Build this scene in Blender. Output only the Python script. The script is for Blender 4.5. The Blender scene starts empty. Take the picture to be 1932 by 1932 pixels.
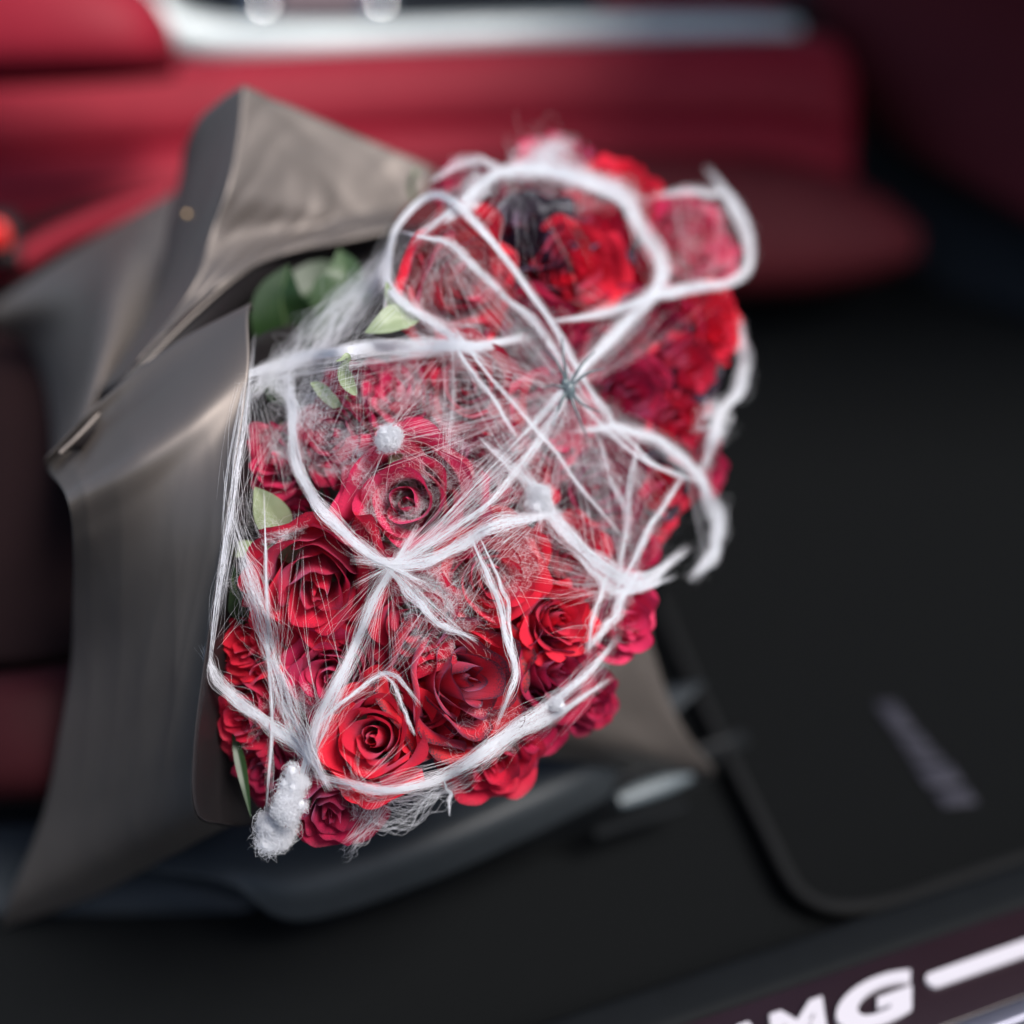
import bpy, math, random
import numpy as np
from mathutils import Vector, Matrix
R = math.radians
scene = bpy.context.scene
COL = scene.collection
rng = np.random.default_rng(7)
random.seed(7)

# ------------------------------------------------------------------ camera
PITCH = R(33.0)
CAM = np.array([0.0, 0.0, 0.95])
cam_d = bpy.data.cameras.new("camera"); cam_o = bpy.data.objects.new("camera", cam_d)
COL.objects.link(cam_o); scene.camera = cam_o
cam_o.location = CAM
cam_o.rotation_euler = (math.pi/2 - PITCH, 0, 0)
cam_d.lens = 50; cam_d.sensor_width = 36
cam_d.clip_start = 0.02; cam_d.clip_end = 200
cam_d.dof.use_dof = True
cam_d.dof.focus_distance = 0.893
cam_d.dof.aperture_fstop = 1.15

# ------------------------------------------------------------------ light
SUN_EL, SUN_AZ = 56.0, 128.0      # degrees; azimuth clockwise from +Y (the way the camera looks)
world = bpy.data.worlds.new("World"); scene.world = world; world.use_nodes = True
nt = world.node_tree; nt.nodes.clear()
wo = nt.nodes.new("ShaderNodeOutputWorld"); wb = nt.nodes.new("ShaderNodeBackground")
sk = nt.nodes.new("ShaderNodeTexSky"); sk.sky_type = 'NISHITA'; sk.sun_disc = False
sk.sun_elevation = R(SUN_EL); sk.sun_rotation = R(SUN_AZ); sk.altitude = 100
sk.dust_density = 2.5; sk.ozone_density = 1.6
wb.inputs['Strength'].default_value = 0.12
nt.links.new(sk.outputs[0], wb.inputs[0]); nt.links.new(wb.outputs[0], wo.inputs[0])
sun_d = bpy.data.lights.new("sun", 'SUN'); sun_o = bpy.data.objects.new("sun", sun_d); COL.objects.link(sun_o)
sun_d.energy = 4.1; sun_d.angle = R(24); sun_d.color = (1.0, 0.95, 0.91)
sd = Vector((math.sin(R(SUN_AZ))*math.cos(R(SUN_EL)), math.cos(R(SUN_AZ))*math.cos(R(SUN_EL)), math.sin(R(SUN_EL))))
sun_o.rotation_euler = sd.to_track_quat('Z', 'Y').to_euler()
scene.view_settings.view_transform = 'Standard'; scene.view_settings.look = 'None'
scene.view_settings.exposure = 0.45; scene.view_settings.gamma = 1.0
scene.cycles.max_bounces = 10; scene.cycles.diffuse_bounces = 7; scene.cycles.transmission_bounces = 7
scene.cycles.transparent_max_bounces = 8
scene.cycles.use_denoising = True

# ------------------------------------------------------------------ lens geometry
# directions measured on the photograph at 1932 px across; every point gets its own distance
F = 1932*50/36
cx = np.array([1.0, 0, 0]); cy = np.array([0, math.sin(PITCH), math.cos(PITCH)]); cz = np.array([0, -math.cos(PITCH), math.sin(PITCH)])
def P(x, y, d):
    x = np.asarray(x, float); y = np.asarray(y, float); d = np.asarray(d, float)
    a = (x-966)/F*d; b = -(y-966)/F*d
    return CAM + a[..., None]*cx + b[..., None]*cy - d[..., None]*cz
def on_z(x, y, z):
    r = (x-966)/F*cx - (y-966)/F*cy - cz
    return CAM + r*((z-CAM[2])/r[2])
def cdir(a, b, c):           # direction: right, up, towards camera
    v = a*cx + b*cy + c*cz
    return Vector(v/np.linalg.norm(v))
def D(x, y):                 # distance of the bouquet's rounded face
    u = (np.asarray(x, float)-700)/700; v = (np.asarray(y, float)-1250)/700
    return 0.885 + 0.15*u*u + 0.075*v*v

# ------------------------------------------------------------------ helpers
def tag(o, label=None, cat=None, group=None, kind=None):
    if label: o['label'] = label
    if cat: o['category'] = cat
    if group: o['group'] = group
    if kind: o['kind'] = kind
    return o
def empty(name, loc):
    o = bpy.data.objects.new(name, None); COL.objects.link(o); o.location = Vector(loc)
    o.empty_display_size = 0.03
    return o
def put(o, parent):
    o.parent = parent
    o.matrix_parent_inverse = parent_world(parent).inverted()
def parent_world(p):
    m = p.matrix_basis.copy()
    if p.parent: m = parent_world(p.parent) @ p.matrix_parent_inverse @ m
    return m
def mesh_np(name, verts, faces, mat, smooth=True):
    verts = np.asarray(verts, np.float32).reshape(-1, 3); faces = np.asarray(faces, np.int32)
    k = faces.shape[1]
    me = bpy.data.meshes.new(name)
    me.vertices.add(len(verts)); me.vertices.foreach_set('co', verts.ravel())
    me.loops.add(faces.size); me.loops.foreach_set('vertex_index', faces.ravel())
    me.polygons.add(len(faces))
    me.polygons.foreach_set('loop_start', np.arange(0, faces.size, k, dtype=np.int32))
    me.polygons.foreach_set('loop_total', np.full(len(faces), k, np.int32))
    me.update(calc_edges=True)
    if smooth: me.polygons.foreach_set('use_smooth', np.ones(len(faces), bool))
    if mat: me.materials.append(mat)
    return me
def link(name, me, parent=None):
    o = bpy.data.objects.new(name, me); COL.objects.link(o)
    if parent: put(o, parent)
    return o
def grid_faces(n, m, wrap=False):
    i, j = np.meshgrid(np.arange(n-1), np.arange(m if wrap else m-1), indexing='ij')
    a = i*m+j; b = i*m+(j+1) % m; c = (i+1)*m+(j+1) % m; d = (i+1)*m+j
    return np.stack([a, b, c, d], -1).reshape(-1, 4)
def catmull(pts, n):
    """pts (k, ...) -> n samples of a smooth curve through them, spaced by chord length"""
    pts = np.asarray(pts, float); k = len(pts)
    if k == 1: return np.repeat(pts, n, 0)
    flat = pts.reshape(k, -1)
    seg = np.maximum(np.linalg.norm(np.diff(flat, axis=0), axis=1), 1e-6)
    cum = np.concatenate([[0], np.cumsum(seg)])/seg.sum()
    ext = np.concatenate([[2*flat[0]-flat[1]], flat, [2*flat[-1]-flat[-2]]])
    t = np.linspace(0, 1, n)
    i = np.clip(np.searchsorted(cum, t, side='right')-1, 0, k-2)
    f = ((t-cum[i])/(cum[i+1]-cum[i]))[:, None]
    p0, p1, p2, p3 = ext[i], ext[i+1], ext[i+2], ext[i+3]
    out = 0.5*((2*p1)+(-p0+p2)*f+(2*p0-5*p1+4*p2-p3)*f*f+(-p0+3*p1-3*p2+p3)*f**3)
    return out.reshape((n,)+pts.shape[1:])
def uniform_catmull(pts, n):
    pts = np.asarray(pts, float); k = len(pts); flat = pts.reshape(k, -1)
    ext = np.concatenate([[2*flat[0]-flat[1]], flat, [2*flat[-1]-flat[-2]]])
    t = np.linspace(0, k-1, n); i = np.clip(t.astype(int), 0, k-2); f = (t-i)[:, None]
    p0, p1, p2, p3 = ext[i], ext[i+1], ext[i+2], ext[i+3]
    out = 0.5*((2*p1)+(-p0+p2)*f+(2*p0-5*p1+4*p2-p3)*f*f+(-p0+3*p1-3*p2+p3)*f**3)
    return out.reshape((n,)+pts.shape[1:])
def patch(name, rows, mat, parent=None, thick=0.0006, nu=28, nv=28, crinkle=0.0, seed=0, px=True, disp=None):
    """smooth sheet through a net of control points (x, y, distance)"""
    g = np.array(rows, float)
    g = uniform_catmull(g, nu); g = np.swapaxes(uniform_catmull(np.swapaxes(g, 0, 1), nv), 0, 1)
    v = P(g[..., 0], g[..., 1], g[..., 2]) if px else g
    if crinkle:
        r = np.random.default_rng(seed); uu, vv = np.meshgrid(np.linspace(0, 1, nu), np.linspace(0, 1, nv), indexing='ij')
        h = 0
        for _ in range(16):
            a = r.uniform(0, math.pi); k = r.uniform(6, 26); ph = r.uniform(0, 6.28)
            q = (uu*math.cos(a)+vv*math.sin(a))*k+ph
            h = h + (np.abs(np.sin(q))**0.6-0.6)/k*8*np.exp(-(((uu-r.uniform(0, 1))**2+(vv-r.uniform(0, 1))**2)/0.05))
        du = np.gradient(v, axis=0); dv = np.gradient(v, axis=1); nrm = np.cross(du, dv)
        nrm /= np.linalg.norm(nrm, axis=-1, keepdims=True)+1e-9
        v = v + nrm*(h*crinkle)[..., None]
    me = mesh_np(name, v, grid_faces(nu, nv), mat)
    uv = me.uv_layers.new(name="UVMap")
    li = np.empty(len(me.loops), np.int32); me.loops.foreach_get('vertex_index', li)
    uv.data.foreach_set('uv', np.stack([li//nv/(nu-1), li % nv/(nv-1)], -1).astype(np.float32).ravel())
    o = link(name, me, parent)
    if thick:
        md = o.modifiers.new("thickness", 'SOLIDIFY'); md.thickness = thick; md.offset = 0
    return o
def tube_path(pts, rad, sides=10, n=40, cap=True):
    """closed tube along world points; rad scalar or per-control radius"""
    pts = np.asarray(pts, float); rad = np.broadcast_to(np.asarray(rad, float), (len(pts),))
    q = uniform_catmull(np.concatenate([pts, rad[:, None]], 1), n); c = q[:, :3]; r = np.maximum(q[:, 3], 1e-5)
    t = np.gradient(c, axis=0); t /= np.linalg.norm(t, axis=1, keepdims=True)+1e-12
    up = np.tile(np.array([0.31, 0.17, 0.93]), (n, 1)); a = np.cross(t, up); a /= np.linalg.norm(a, axis=1, keepdims=True)+1e-12
    b = np.cross(t, a); th = np.linspace(0, 2*math.pi, sides, endpoint=False)
    v = c[:, None]+r[:, None, None]*(a[:, None]*np.cos(th)[None, :, None]+b[:, None]*np.sin(th)[None, :, None])
    v = v.reshape(-1, 3); f = grid_faces(n, sides, True)
    if cap:
        v = np.concatenate([v, c[:1], c[-1:]]); i0 = n*sides
        j = np.arange(sides); k = (j+1) % sides
        f = np.concatenate([f, np.stack([np.full(sides, i0), k, j, j], -1), np.stack([np.full(sides, i0+1), (n-1)*sides+j, (n-1)*sides+k, (n-1)*sides+k], -1)])
    return v, f
def tube(name, pts, rad, mat, parent=None, sides=10, n=40):
    v, f = tube_path(pts, rad, sides, n, cap=False)
    quads = f
    me = mesh_np(name, v, quads, mat)
    return link(name, me, parent)
def prism(name, poly, lo, hi, origin, ax, ay, az, mat, parent=None, bevel=0.0, seg=3):
    """outline poly in (ax, ay), thickness lo..hi along az, rounded edges"""
    import bmesh
    bm = bmesh.new()
    o = Vector(origin); ax = Vector(ax); ay = Vector(ay); az = Vector(az)
    vs = [bm.verts.new(o+ax*p[0]+ay*p[1]+az*lo) for p in poly]
    vt = [bm.verts.new(o+ax*p[0]+ay*p[1]+az*hi) for p in poly]
    n = len(poly)
    bm.faces.new(vs[::-1]); bm.faces.new(vt)
    for i in range(n): bm.faces.new((vs[i], vs[(i+1) % n], vt[(i+1) % n], vt[i]))
    bmesh.ops.recalc_face_normals(bm, faces=bm.faces)
    if bevel: bmesh.ops.bevel(bm, geom=list(bm.edges), offset=bevel, segments=seg, affect='EDGES', profile=0.6, clamp_overlap=True)
    me = bpy.data.meshes.new(name); bm.to_mesh(me); bm.free()
    me.materials.append(mat)
    for p in me.polygons: p.use_smooth = bool(bevel)
    return link(name, me, parent)

# ------------------------------------------------------------------ materials
def new_mat(name):
    m = bpy.data.materials.new(name); m.use_nodes = True
    b = m.node_tree.nodes['Principled BSDF']
    return m, m.node_tree, b
def mat(name, col, rough=0.5, spec=0.5, metal=0.0, sheen=0.0, coat=0.0, noise=None, bump=None, var=0.15, emit=None, estr=0):
    m, t, b = new_mat(name)
    b.inputs['Base Color'].default_value = (*col, 1); b.inputs['Roughness'].default_value = rough
    b.inputs['Specular IOR Level'].default_value = spec; b.inputs['Metallic'].default_value = metal
    b.inputs['Sheen Weight'].default_value = sheen; b.inputs['Coat Weight'].default_value = coat
    tc = t.nodes.new('ShaderNodeTexCoord')
    n = t.nodes.new('ShaderNodeTexNoise'); n.inputs['Scale'].default_value = noise or 40; n.inputs['Detail'].default_value = 6
    t.links.new(tc.outputs['Object'], n.inputs['Vector'])
    mx = t.nodes.new('ShaderNodeMix'); mx.data_type = 'RGBA'
    mx.inputs[6].default_value = (*[c*(1-var) for c in col], 1); mx.inputs[7].default_value = (*[min(1, c*(1+var)) for c in col], 1)
    t.links.new(n.outputs[0], mx.inputs[0]); t.links.new(mx.outputs[2], b.inputs['Base Color'])
    if bump:
        n2 = t.nodes.new('ShaderNodeTexNoise'); n2.inputs['Scale'].default_value = bump[0]; n2.inputs['Detail'].default_value = 4
        t.links.new(tc.outputs['Object'], n2.inputs['Vector'])
        bp = t.nodes.new('ShaderNodeBump'); bp.inputs['Strength'].default_value = bump[1]; bp.inputs['Distance'].default_value = bump[2]
        t.links.new(n2.outputs[0], bp.inputs['Height']); t.links.new(bp.outputs[0], b.inputs['Normal'])
    if emit:
        b.inputs['Emission Color'].default_value = (*emit, 1); b.inputs['Emission Strength'].default_value = estr
    return m

def petal_mat(name, base, base2, tip, tip_amt, tip_start, trans=0.36, blot=0.0):
    m, t, b = new_mat(name); N = t.nodes; L = t.links
    out = [n for n in N if n.type == 'OUTPUT_MATERIAL'][0]
    uv = N.new('ShaderNodeUVMap'); uv.uv_map = "UVMap"
    sep = N.new('ShaderNodeSeparateXYZ'); L.new(uv.outputs[0], sep.inputs[0])
    at = N.new('ShaderNodeAttribute'); at.attribute_name = "edge"
    oi = N.new('ShaderNodeObjectInfo')
    mp = N.new('ShaderNodeMapping'); mp.inputs['Scale'].default_value = (26, 2.2, 1); L.new(uv.outputs[0], mp.inputs[0])
    add = N.new('ShaderNodeVectorMath'); add.operation = 'ADD'; L.new(mp.outputs[0], add.inputs[0])
    cmb = N.new('ShaderNodeCombineXYZ'); mul = N.new('ShaderNodeMath'); mul.operation = 'MULTIPLY'; mul.inputs[1].default_value = 50
    L.new(oi.outputs['Random'], mul.inputs[0]); L.new(mul.outputs[0], cmb.inputs[2]); L.new(cmb.outputs[0], add.inputs[1])
    vein = N.new('ShaderNodeTexNoise'); vein.inputs['Scale'].default_value = 1.0; vein.inputs['Detail'].default_value = 5; L.new(add.outputs[0], vein.inputs['Vector'])
    tc = N.new('ShaderNodeTexCoord')
    big = N.new('ShaderNodeTexNoise'); big.inputs['Scale'].default_value = 45; big.inputs['Detail'].default_value = 5
    ad2 = N.new('ShaderNodeVectorMath'); ad2.operation = 'ADD'; L.new(tc.outputs['Object'], ad2.inputs[0]); L.new(cmb.outputs[0], ad2.inputs[1]); L.new(ad2.outputs[0], big.inputs['Vector'])
    c1 = N.new('ShaderNodeMix'); c1.data_type = 'RGBA'; c1.inputs[6].default_value = (*base, 1); c1.inputs[7].default_value = (*base2, 1)
    mr = N.new('ShaderNodeMath'); mr.operation = 'MULTIPLY_ADD'; L.new(vein.outputs[0], mr.inputs[0]); mr.inputs[1].default_value = 0.5
    sub = N.new('ShaderNodeMath'); sub.operation = 'SUBTRACT'; L.new(oi.outputs['Random'], sub.inputs[0]); sub.inputs[1].default_value = 0.15
    L.new(sub.outputs[0], mr.inputs[2]); mr.use_clamp = True; L.new(mr.outputs[0], c1.inputs[0])
    # black spray on the rims
    e = N.new('ShaderNodeMath'); e.operation = 'MULTIPLY_ADD'; L.new(big.outputs[0], e.inputs[0]); e.inputs[1].default_value = 0.9; L.new(at.outputs['Fac'], e.inputs[2])
    rg = N.new('ShaderNodeMapRange'); rg.interpolation_type = 'SMOOTHSTEP'; rg.inputs['From Min'].default_value = tip_start+0.45; rg.inputs['From Max'].default_value = tip_start+0.95; rg.inputs['To Max'].default_value = tip_amt
    L.new(e.outputs[0], rg.inputs['Value'])
    c2 = N.new('ShaderNodeMix'); c2.data_type = 'RGBA'; L.new(rg.outputs[0], c2.inputs[0]); L.new(c1.outputs[2], c2.inputs[6]); c2.inputs[7].default_value = (*tip, 1)
    L.new(c2.outputs[2], b.inputs['Base Color'])
    b.inputs['Roughness'].default_value = 0.62; b.inputs['Specular IOR Level'].default_value = 0.22
    b.inputs['Sheen Weight'].default_value = 0.22; b.inputs['Sheen Roughness'].default_value = 0.5; b.inputs['Sheen Tint'].default_value = (0.85, 0.45, 0.85, 1)
    bp = N.new('ShaderNodeBump'); bp.inputs['Strength'].default_value = 0.35; bp.inputs['Distance'].default_value = 0.0009
    L.new(vein.outputs[0], bp.inputs['Height']); L.new(bp.outputs[0], b.inputs['Normal'])
    tr = N.new('ShaderNodeBsdfTranslucent'); L.new(c2.outputs[2], tr.inputs[0])
    ms = N.new('ShaderNodeMixShader'); ms.inputs[0].default_value = trans
    L.new(b.outputs[0], ms.inputs[1]); L.new(tr.outputs[0], ms.inputs[2]); L.new(ms.outputs[0], out.inputs[0])
    return m
BLK = (0.022, 0.018, 0.026)
M_PET = {
 'red':     petal_mat('rose_red', (0.50, 0.007, 0.036), (0.66, 0.013, 0.046), (0.12, 0.008, 0.02), 0.8, 0.72),
 'bright':  petal_mat('rose_bright_red', (0.60, 0.008, 0.028), (0.74, 0.018, 0.044), (0.3, 0.006, 0.012), 0.5, 0.85),
 'crimson': petal_mat('rose_crimson', (0.34, 0.005, 0.048), (0.50, 0.010, 0.056), (0.05, 0.008, 0.02), 0.8, 0.65),
 'pink':    petal_mat('rose_pinkish_red', (0.58, 0.016, 0.090), (0.70, 0.036, 0.115), (0.2, 0.01, 0.03), 0.6, 0.75),
 'edged':   petal_mat('rose_black_edged', (0.42, 0.005, 0.014), (0.6, 0.01, 0.02), BLK, 0.96, 0.58, trans=0.15),
 'tinged':  petal_mat('rose_dusky_rimmed', (0.50, 0.007, 0.024), (0.66, 0.012, 0.034), BLK, 0.85, 0.72, trans=0.2),
 'black':   petal_mat('rose_black', (0.10, 0.006, 0.014), (0.20, 0.008, 0.018), BLK, 1.0, 0.05, trans=0.05),
}
def leaf_mat(name, c1, c2, trans=0.3, rough=0.45):
    m, t, b = new_mat(name); N = t.nodes; L = t.links
    out = [n for n in N if n.type == 'OUTPUT_MATERIAL'][0]
    tc = N.new('ShaderNodeTexCoord'); n = N.new('ShaderNodeTexNoise'); n.inputs['Scale'].default_value = 60; n.inputs['Detail'].default_value = 6
    L.new(tc.outputs['Object'], n.inputs['Vector'])
    mx = N.new('ShaderNodeMix'); mx.data_type = 'RGBA'; mx.inputs[6].default_value = (*c1, 1); mx.inputs[7].default_value = (*c2, 1); L.new(n.outputs[0], mx.inputs[0])
    L.new(mx.outputs[2], b.inputs['Base Color']); b.inputs['Roughness'].default_value = rough
    tr = N.new('ShaderNodeBsdfTranslucent'); L.new(mx.outputs[2], tr.inputs[0]); ms = N.new('ShaderNodeMixShader'); ms.inputs[0].default_value = trans
    L.new(b.outputs[0], ms.inputs[1]); L.new(tr.outputs[0], ms.inputs[2]); L.new(ms.outputs[0], out.inputs[0])
    return m
M_LEAF = leaf_mat('leaf_dark_green', (0.010, 0.030, 0.008), (0.028, 0.065, 0.018))
M_SEPAL = leaf_mat('sepal_pale_green', (0.19, 0.26, 0.12), (0.38, 0.44, 0.29))
M_STEM = leaf_mat('stem_green', (0.04, 0.1, 0.03), (0.08, 0.16, 0.05), 0.0)

def web_mat(name, col, trans, spec=0.2):
    m, t, b = new_mat(name); N = t.nodes; L = t.links
    out = [n for n in N if n.type == 'OUTPUT_MATERIAL'][0]
    b.inputs['Base Color'].default_value = (*col, 1); b.inputs['Roughness'].default_value = 0.9; b.inputs['Specular IOR Level'].default_value = spec
    tr = N.new('ShaderNodeBsdfTranslucent'); tr.inputs[0].default_value = (*col, 1); ms = N.new('ShaderNodeMixShader'); ms.inputs[0].default_value = trans
    L.new(b.outputs[0], ms.inputs[1]); L.new(tr.outputs[0], ms.inputs[2]); L.new(ms.outputs[0], out.inputs[0])
    return m
M_COTTON = web_mat('cotton_wadding', (0.93, 0.94, 0.96), 0.3, 0.0)
M_WEB = web_mat('white_polyester_fibre', (0.95, 0.96, 0.985), 0.55)

# wrapping paper: dark grey matt film with a soft sheen and small dents
def paper_mat(name, col, rough=0.42, spec=0.75, metal=0.0):
    m, t, b = new_mat(name); N = t.nodes; L = t.links
    tc = N.new('ShaderNodeTexCoord')
    n = N.new('ShaderNodeTexNoise'); n.inputs['Scale'].default_value = 700; n.inputs['Detail'].default_value = 3; L.new(tc.outputs['Object'], n.inputs['Vector'])
    n3 = N.new('ShaderNodeTexNoise'); n3.inputs['Scale'].default_value = 9; n3.inputs['Detail'].default_value = 3; L.new(tc.outputs['Object'], n3.inputs['Vector'])
    mx = N.new('ShaderNodeMix'); mx.data_type = 'RGBA'; mx.inputs[6].default_value = (*[c*0.88 for c in col], 1); mx.inputs[7].default_value = (*[c*1.12 for c in col], 1)
    L.new(n3.outputs[0], mx.inputs[0]); L.new(mx.outputs[2], b.inputs['Base Color'])
    b.inputs['Roughness'].default_value = rough; b.inputs['Specular IOR Level'].default_value = spec
    b.inputs['Metallic'].default_value = metal
    bp = N.new('ShaderNodeBump'); bp.inputs['Strength'].default_value = 0.08; bp.inputs['Distance'].default_value = 0.0003; L.new(n.outputs[0], bp.inputs['Height'])
    bp2 = N.new('ShaderNodeBump'); bp2.inputs['Strength'].default_value = 0.35; bp2.inputs['Distance'].default_value = 0.003
    L.new(n3.outputs[0], bp2.inputs['Height']); L.new(bp.outputs[0], bp2.inputs['Normal']); L.new(bp2.outputs[0], b.inputs['Normal'])
    return m
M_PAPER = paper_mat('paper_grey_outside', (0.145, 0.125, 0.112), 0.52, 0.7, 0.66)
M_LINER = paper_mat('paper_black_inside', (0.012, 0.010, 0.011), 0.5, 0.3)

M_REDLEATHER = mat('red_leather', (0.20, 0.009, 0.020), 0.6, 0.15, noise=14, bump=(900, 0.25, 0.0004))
M_REDSHADE = mat('red_leather_deep_shade', (0.024, 0.0038, 0.0055), 0.7, 0.1, noise=14, bump=(900, 0.25, 0.0004))  # red leather again, deep shade put into the base colour
M_REDHALFSHADE = mat('red_leather_half_shade', (0.085, 0.010, 0.014), 0.65, 0.15, noise=14, bump=(900, 0.25, 0.0004))  # same red leather, its half shade painted in as a darker tone
M_SILLBLACK = mat('sill_black', (0.004, 0.005, 0.006), 0.7, 0.1)
M_TRIM = mat('silver_trim', (0.52, 0.57, 0.57), 0.4, 0.5, metal=0.15, noise=8, var=0.05)
M_PLASTIC = mat('black_plastic', (0.007, 0.008, 0.009), 0.5, 0.2, noise=60, bump=(1500, 0.2, 0.0002))
M_PLASTIC2 = mat('dark_grey_plastic', (0.019, 0.0225, 0.0255), 0.5, 0.3, noise=60, bump=(1500, 0.2, 0.0002))
M_CARPET = mat('black_carpet', (0.0050, 0.0056, 0.0060), 0.95, 0.05, noise=300, bump=(1200, 0.6, 0.001), var=0.4)
M_MAT = mat('floor_mat_pile', (0.0045, 0.0050, 0.0053), 0.95, 0.05, noise=400, bump=(1600, 0.7, 0.001), var=0.4)
M_PIPING = mat('mat_binding', (0.004, 0.0045, 0.005), 0.9, 0.3)
M_SILVER = mat('brushed_steel', (0.22, 0.22, 0.27), 0.4, 0.5, metal=0.9, var=0.05)
M_CHROME = mat('chrome', (0.85, 0.87, 0.88), 0.12, 0.5, metal=1.0, var=0.02)
M_LIT = mat('lit_white_lettering', (0.36, 0.345, 0.375), 0.5, 0.5, emit=(0.95, 0.90, 1.0), estr=0.15, var=0.02)
M_EMB = mat('grey_embroidery', (0.028, 0.028, 0.038), 0.7, 0.2, noise=300)
M_SPIDER = mat('grey_plastic_spider', (0.09, 0.12, 0.13), 0.3, 0.5)
M_BODY = mat('car_body_lacquer', (0.02, 0.02, 0.022), 0.25, 0.5, coat=0.5)

# ------------------------------------------------------------------ the setting: car floor
v = np.array([[-3, -0.6, 0], [4, -0.6, 0], [4, 4.2, 0], [-3, 4.2, 0]], float)
fl = link('floor', mesh_np('floor', v, [[0, 1, 2, 3]], M_CARPET, False)); tag(fl, kind='structure')
# unseen roof slabs added to shade the back and right of the cabin and the far side with its window band
def slab(name, x0, x1, y0, y1, z0, z1, m):
    v = [(x, y, z) for x in (x0, x1) for y in (y0, y1) for z in (z0, z1)]
    o = link(name, mesh_np(name, v, [[0, 1, 3, 2], [4, 6, 7, 5], [0, 4, 5, 1], [2, 3, 7, 6], [0, 2, 6, 4], [1, 5, 7, 3]], m, False)); return tag(o, kind='structure')
slab('shade_roof', -2.6, 0.45, 2.45, 3.4, 1.22, 1.27, M_BODY)
slab('shade_roof', 0.453, 3.2, 1.3, 3.4, 1.22, 1.27, M_BODY)
# far side of the cabin, dark
v = np.array([[-3, 3.4, 0], [4, 3.4, 0], [4, 3.4, 0.8], [-3, 3.4, 0.8], [-3, 3.5, 0.8], [4, 3.5, 0.8]], float)
fw = link('wall', mesh_np('wall', v, [[0, 1, 2, 3], [3, 2, 5, 4]], M_BODY, False)); tag(fw, kind='structure')

# ------------------------------------------------------------------ far door panel (red pads, silver trim)
door = tag(empty('door_panel', P(800, 200, 2.0)), 'red leather door panel with long padded ridges below a silver trim strip', 'door panel')
def pad(name, xs, tops, bots, depth, bulge, m, parent, prof=None, thick=0.02, nu=40):
    rows = []
    K = [0, .06, .2, .5, .8, .94, 1]; B = prof or [-.35, .45, .85, 1, .85, .35, -.4]
    for x, t, b, d in zip(xs, tops, bots, depth):
        rows.append([(x, t+(b-t)*k, d-bulge*q) for k, q in zip(K, B)])
    return patch(name, rows, m, parent, thick=thick, nu=nu, nv=24)
pad('upper_pad', [-200, 0, 330, 700, 1100, 1450, 1560, 1600], [168, 150, 124, 104, 90, 78, 84, 150], [318, 302, 276, 250, 236, 226, 250, 300], [1.85, 1.86, 1.9, 1.95, 2.0, 2.06, 2.1, 2.16], 0.035, M_REDLEATHER, door)
pad('middle_pad', [-200, 0, 330, 700, 1100, 1400, 1520, 1600], [320, 305, 280, 252, 238, 232, 236, 250], [470, 450, 420, 350, 300, 296, 320, 360], [1.84, 1.85, 1.89, 1.94, 1.99, 2.04, 2.08, 2.14], 0.04, M_REDLEATHER, door)
pad('lower_pad', [700, 900, 1100, 1300, 1500, 1640, 1725], [330, 302, 294, 290, 312, 370, 440], [560, 560, 556, 548, 540, 515, 480], [1.93, 1.95, 1.98, 2.02, 2.06, 2.1, 2.14], 0.05, M_REDHALFSHADE, door)
patch('backing_panel', [[(-300, 60, 2.05), (400, 70, 2.05), (1000, 40, 2.12), (1570, 60, 2.22)], [(-300, 500, 2.0), (400, 520, 2.0), (1000, 520, 2.08), (1600, 420, 2.2)]], M_REDSHADE, door, thick=0.02)
# silver trim: a long rounded moulding that sweeps up on the left
tr_pts = [(225, -60, 1.93, 20), (262, -10, 1.95, 24), (300, 28, 1.97, 36), (340, 62, 1.98, 44), (430, 78, 1.99, 40), (560, 80, 2.0, 36), (720, 76, 2.02, 33), (900, 68, 2.04, 31), (1100, 61, 2.08, 30), (1300, 56, 2.12, 27), (1440, 54, 2.15, 23), (1500, 56, 2.17, 17)]
a = np.array(tr_pts); trv = P(a[:, 0], a[:, 1], a[:, 2])
tube('trim_strip', trv, a[:, 3]*a[:, 2]/F*0.95, M_TRIM, door, sides=16, n=60)
# window ledge beyond the trim with its dark fittings
led = tag(empty('window_ledge', P(900, 0, 2.3)), 'black ledge behind the silver trim at the top edge', 'ledge')
patch('ledge_top', [[(380, -60, 2.5), (900, -60, 2.5), (1520, -60, 2.6)], [(380, 10, 2.3), (900, 10, 2.3), (1520, 14, 2.4)], [(330, 60, 2.15), (900, 40, 2.16), (1560, 40, 2.26)]], M_PLASTIC, led, thick=0.02)
patch('red_insert', [[(1130, -20, 2.22), (1480, -20, 2.30)], [(1130, 10, 2.18), (1480, 10, 2.26)]], M_REDLEATHER, led, thick=0.008)
patch('grey_insert', [[(520, -30, 2.22), (690, -30, 2.23)], [(520, 16, 2.17), (690, 16, 2.18)]], mat('ledge_grey', (0.16, 0.12, 0.13), 0.4), led, thick=0.008)
import bmesh
def ball(name, c, r, m, parent=None, sc=(1, 1, 1), sub=3, jitter=0.0, seed=0):
    bm = bmesh.new(); bmesh.ops.create_icosphere(bm, subdivisions=sub, radius=1)
    rr = random.Random(seed)
    from mathutils import noise
    for v_ in bm.verts:
        k = 1+jitter*noise.noise(v_.co*2.2+Vector((seed, 0, 0)))*1.6+jitter*0.5*noise.noise(v_.co*6+Vector((seed, 3, 0)))
        v_.co = Vector((v_.co.x*sc[0], v_.co.y*sc[1], v_.co.z*sc[2]))*r*k
    me = bpy.data.meshes.new(name); bm.to_mesh(me); bm.free(); me.materials.append(m)
    for p in me.polygons: p.use_smooth = True
    o = bpy.data.objects.new(name, me); COL.objects.link(o); o.location = Vector(c)
    if parent: put(o, parent)
    return o
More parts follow.
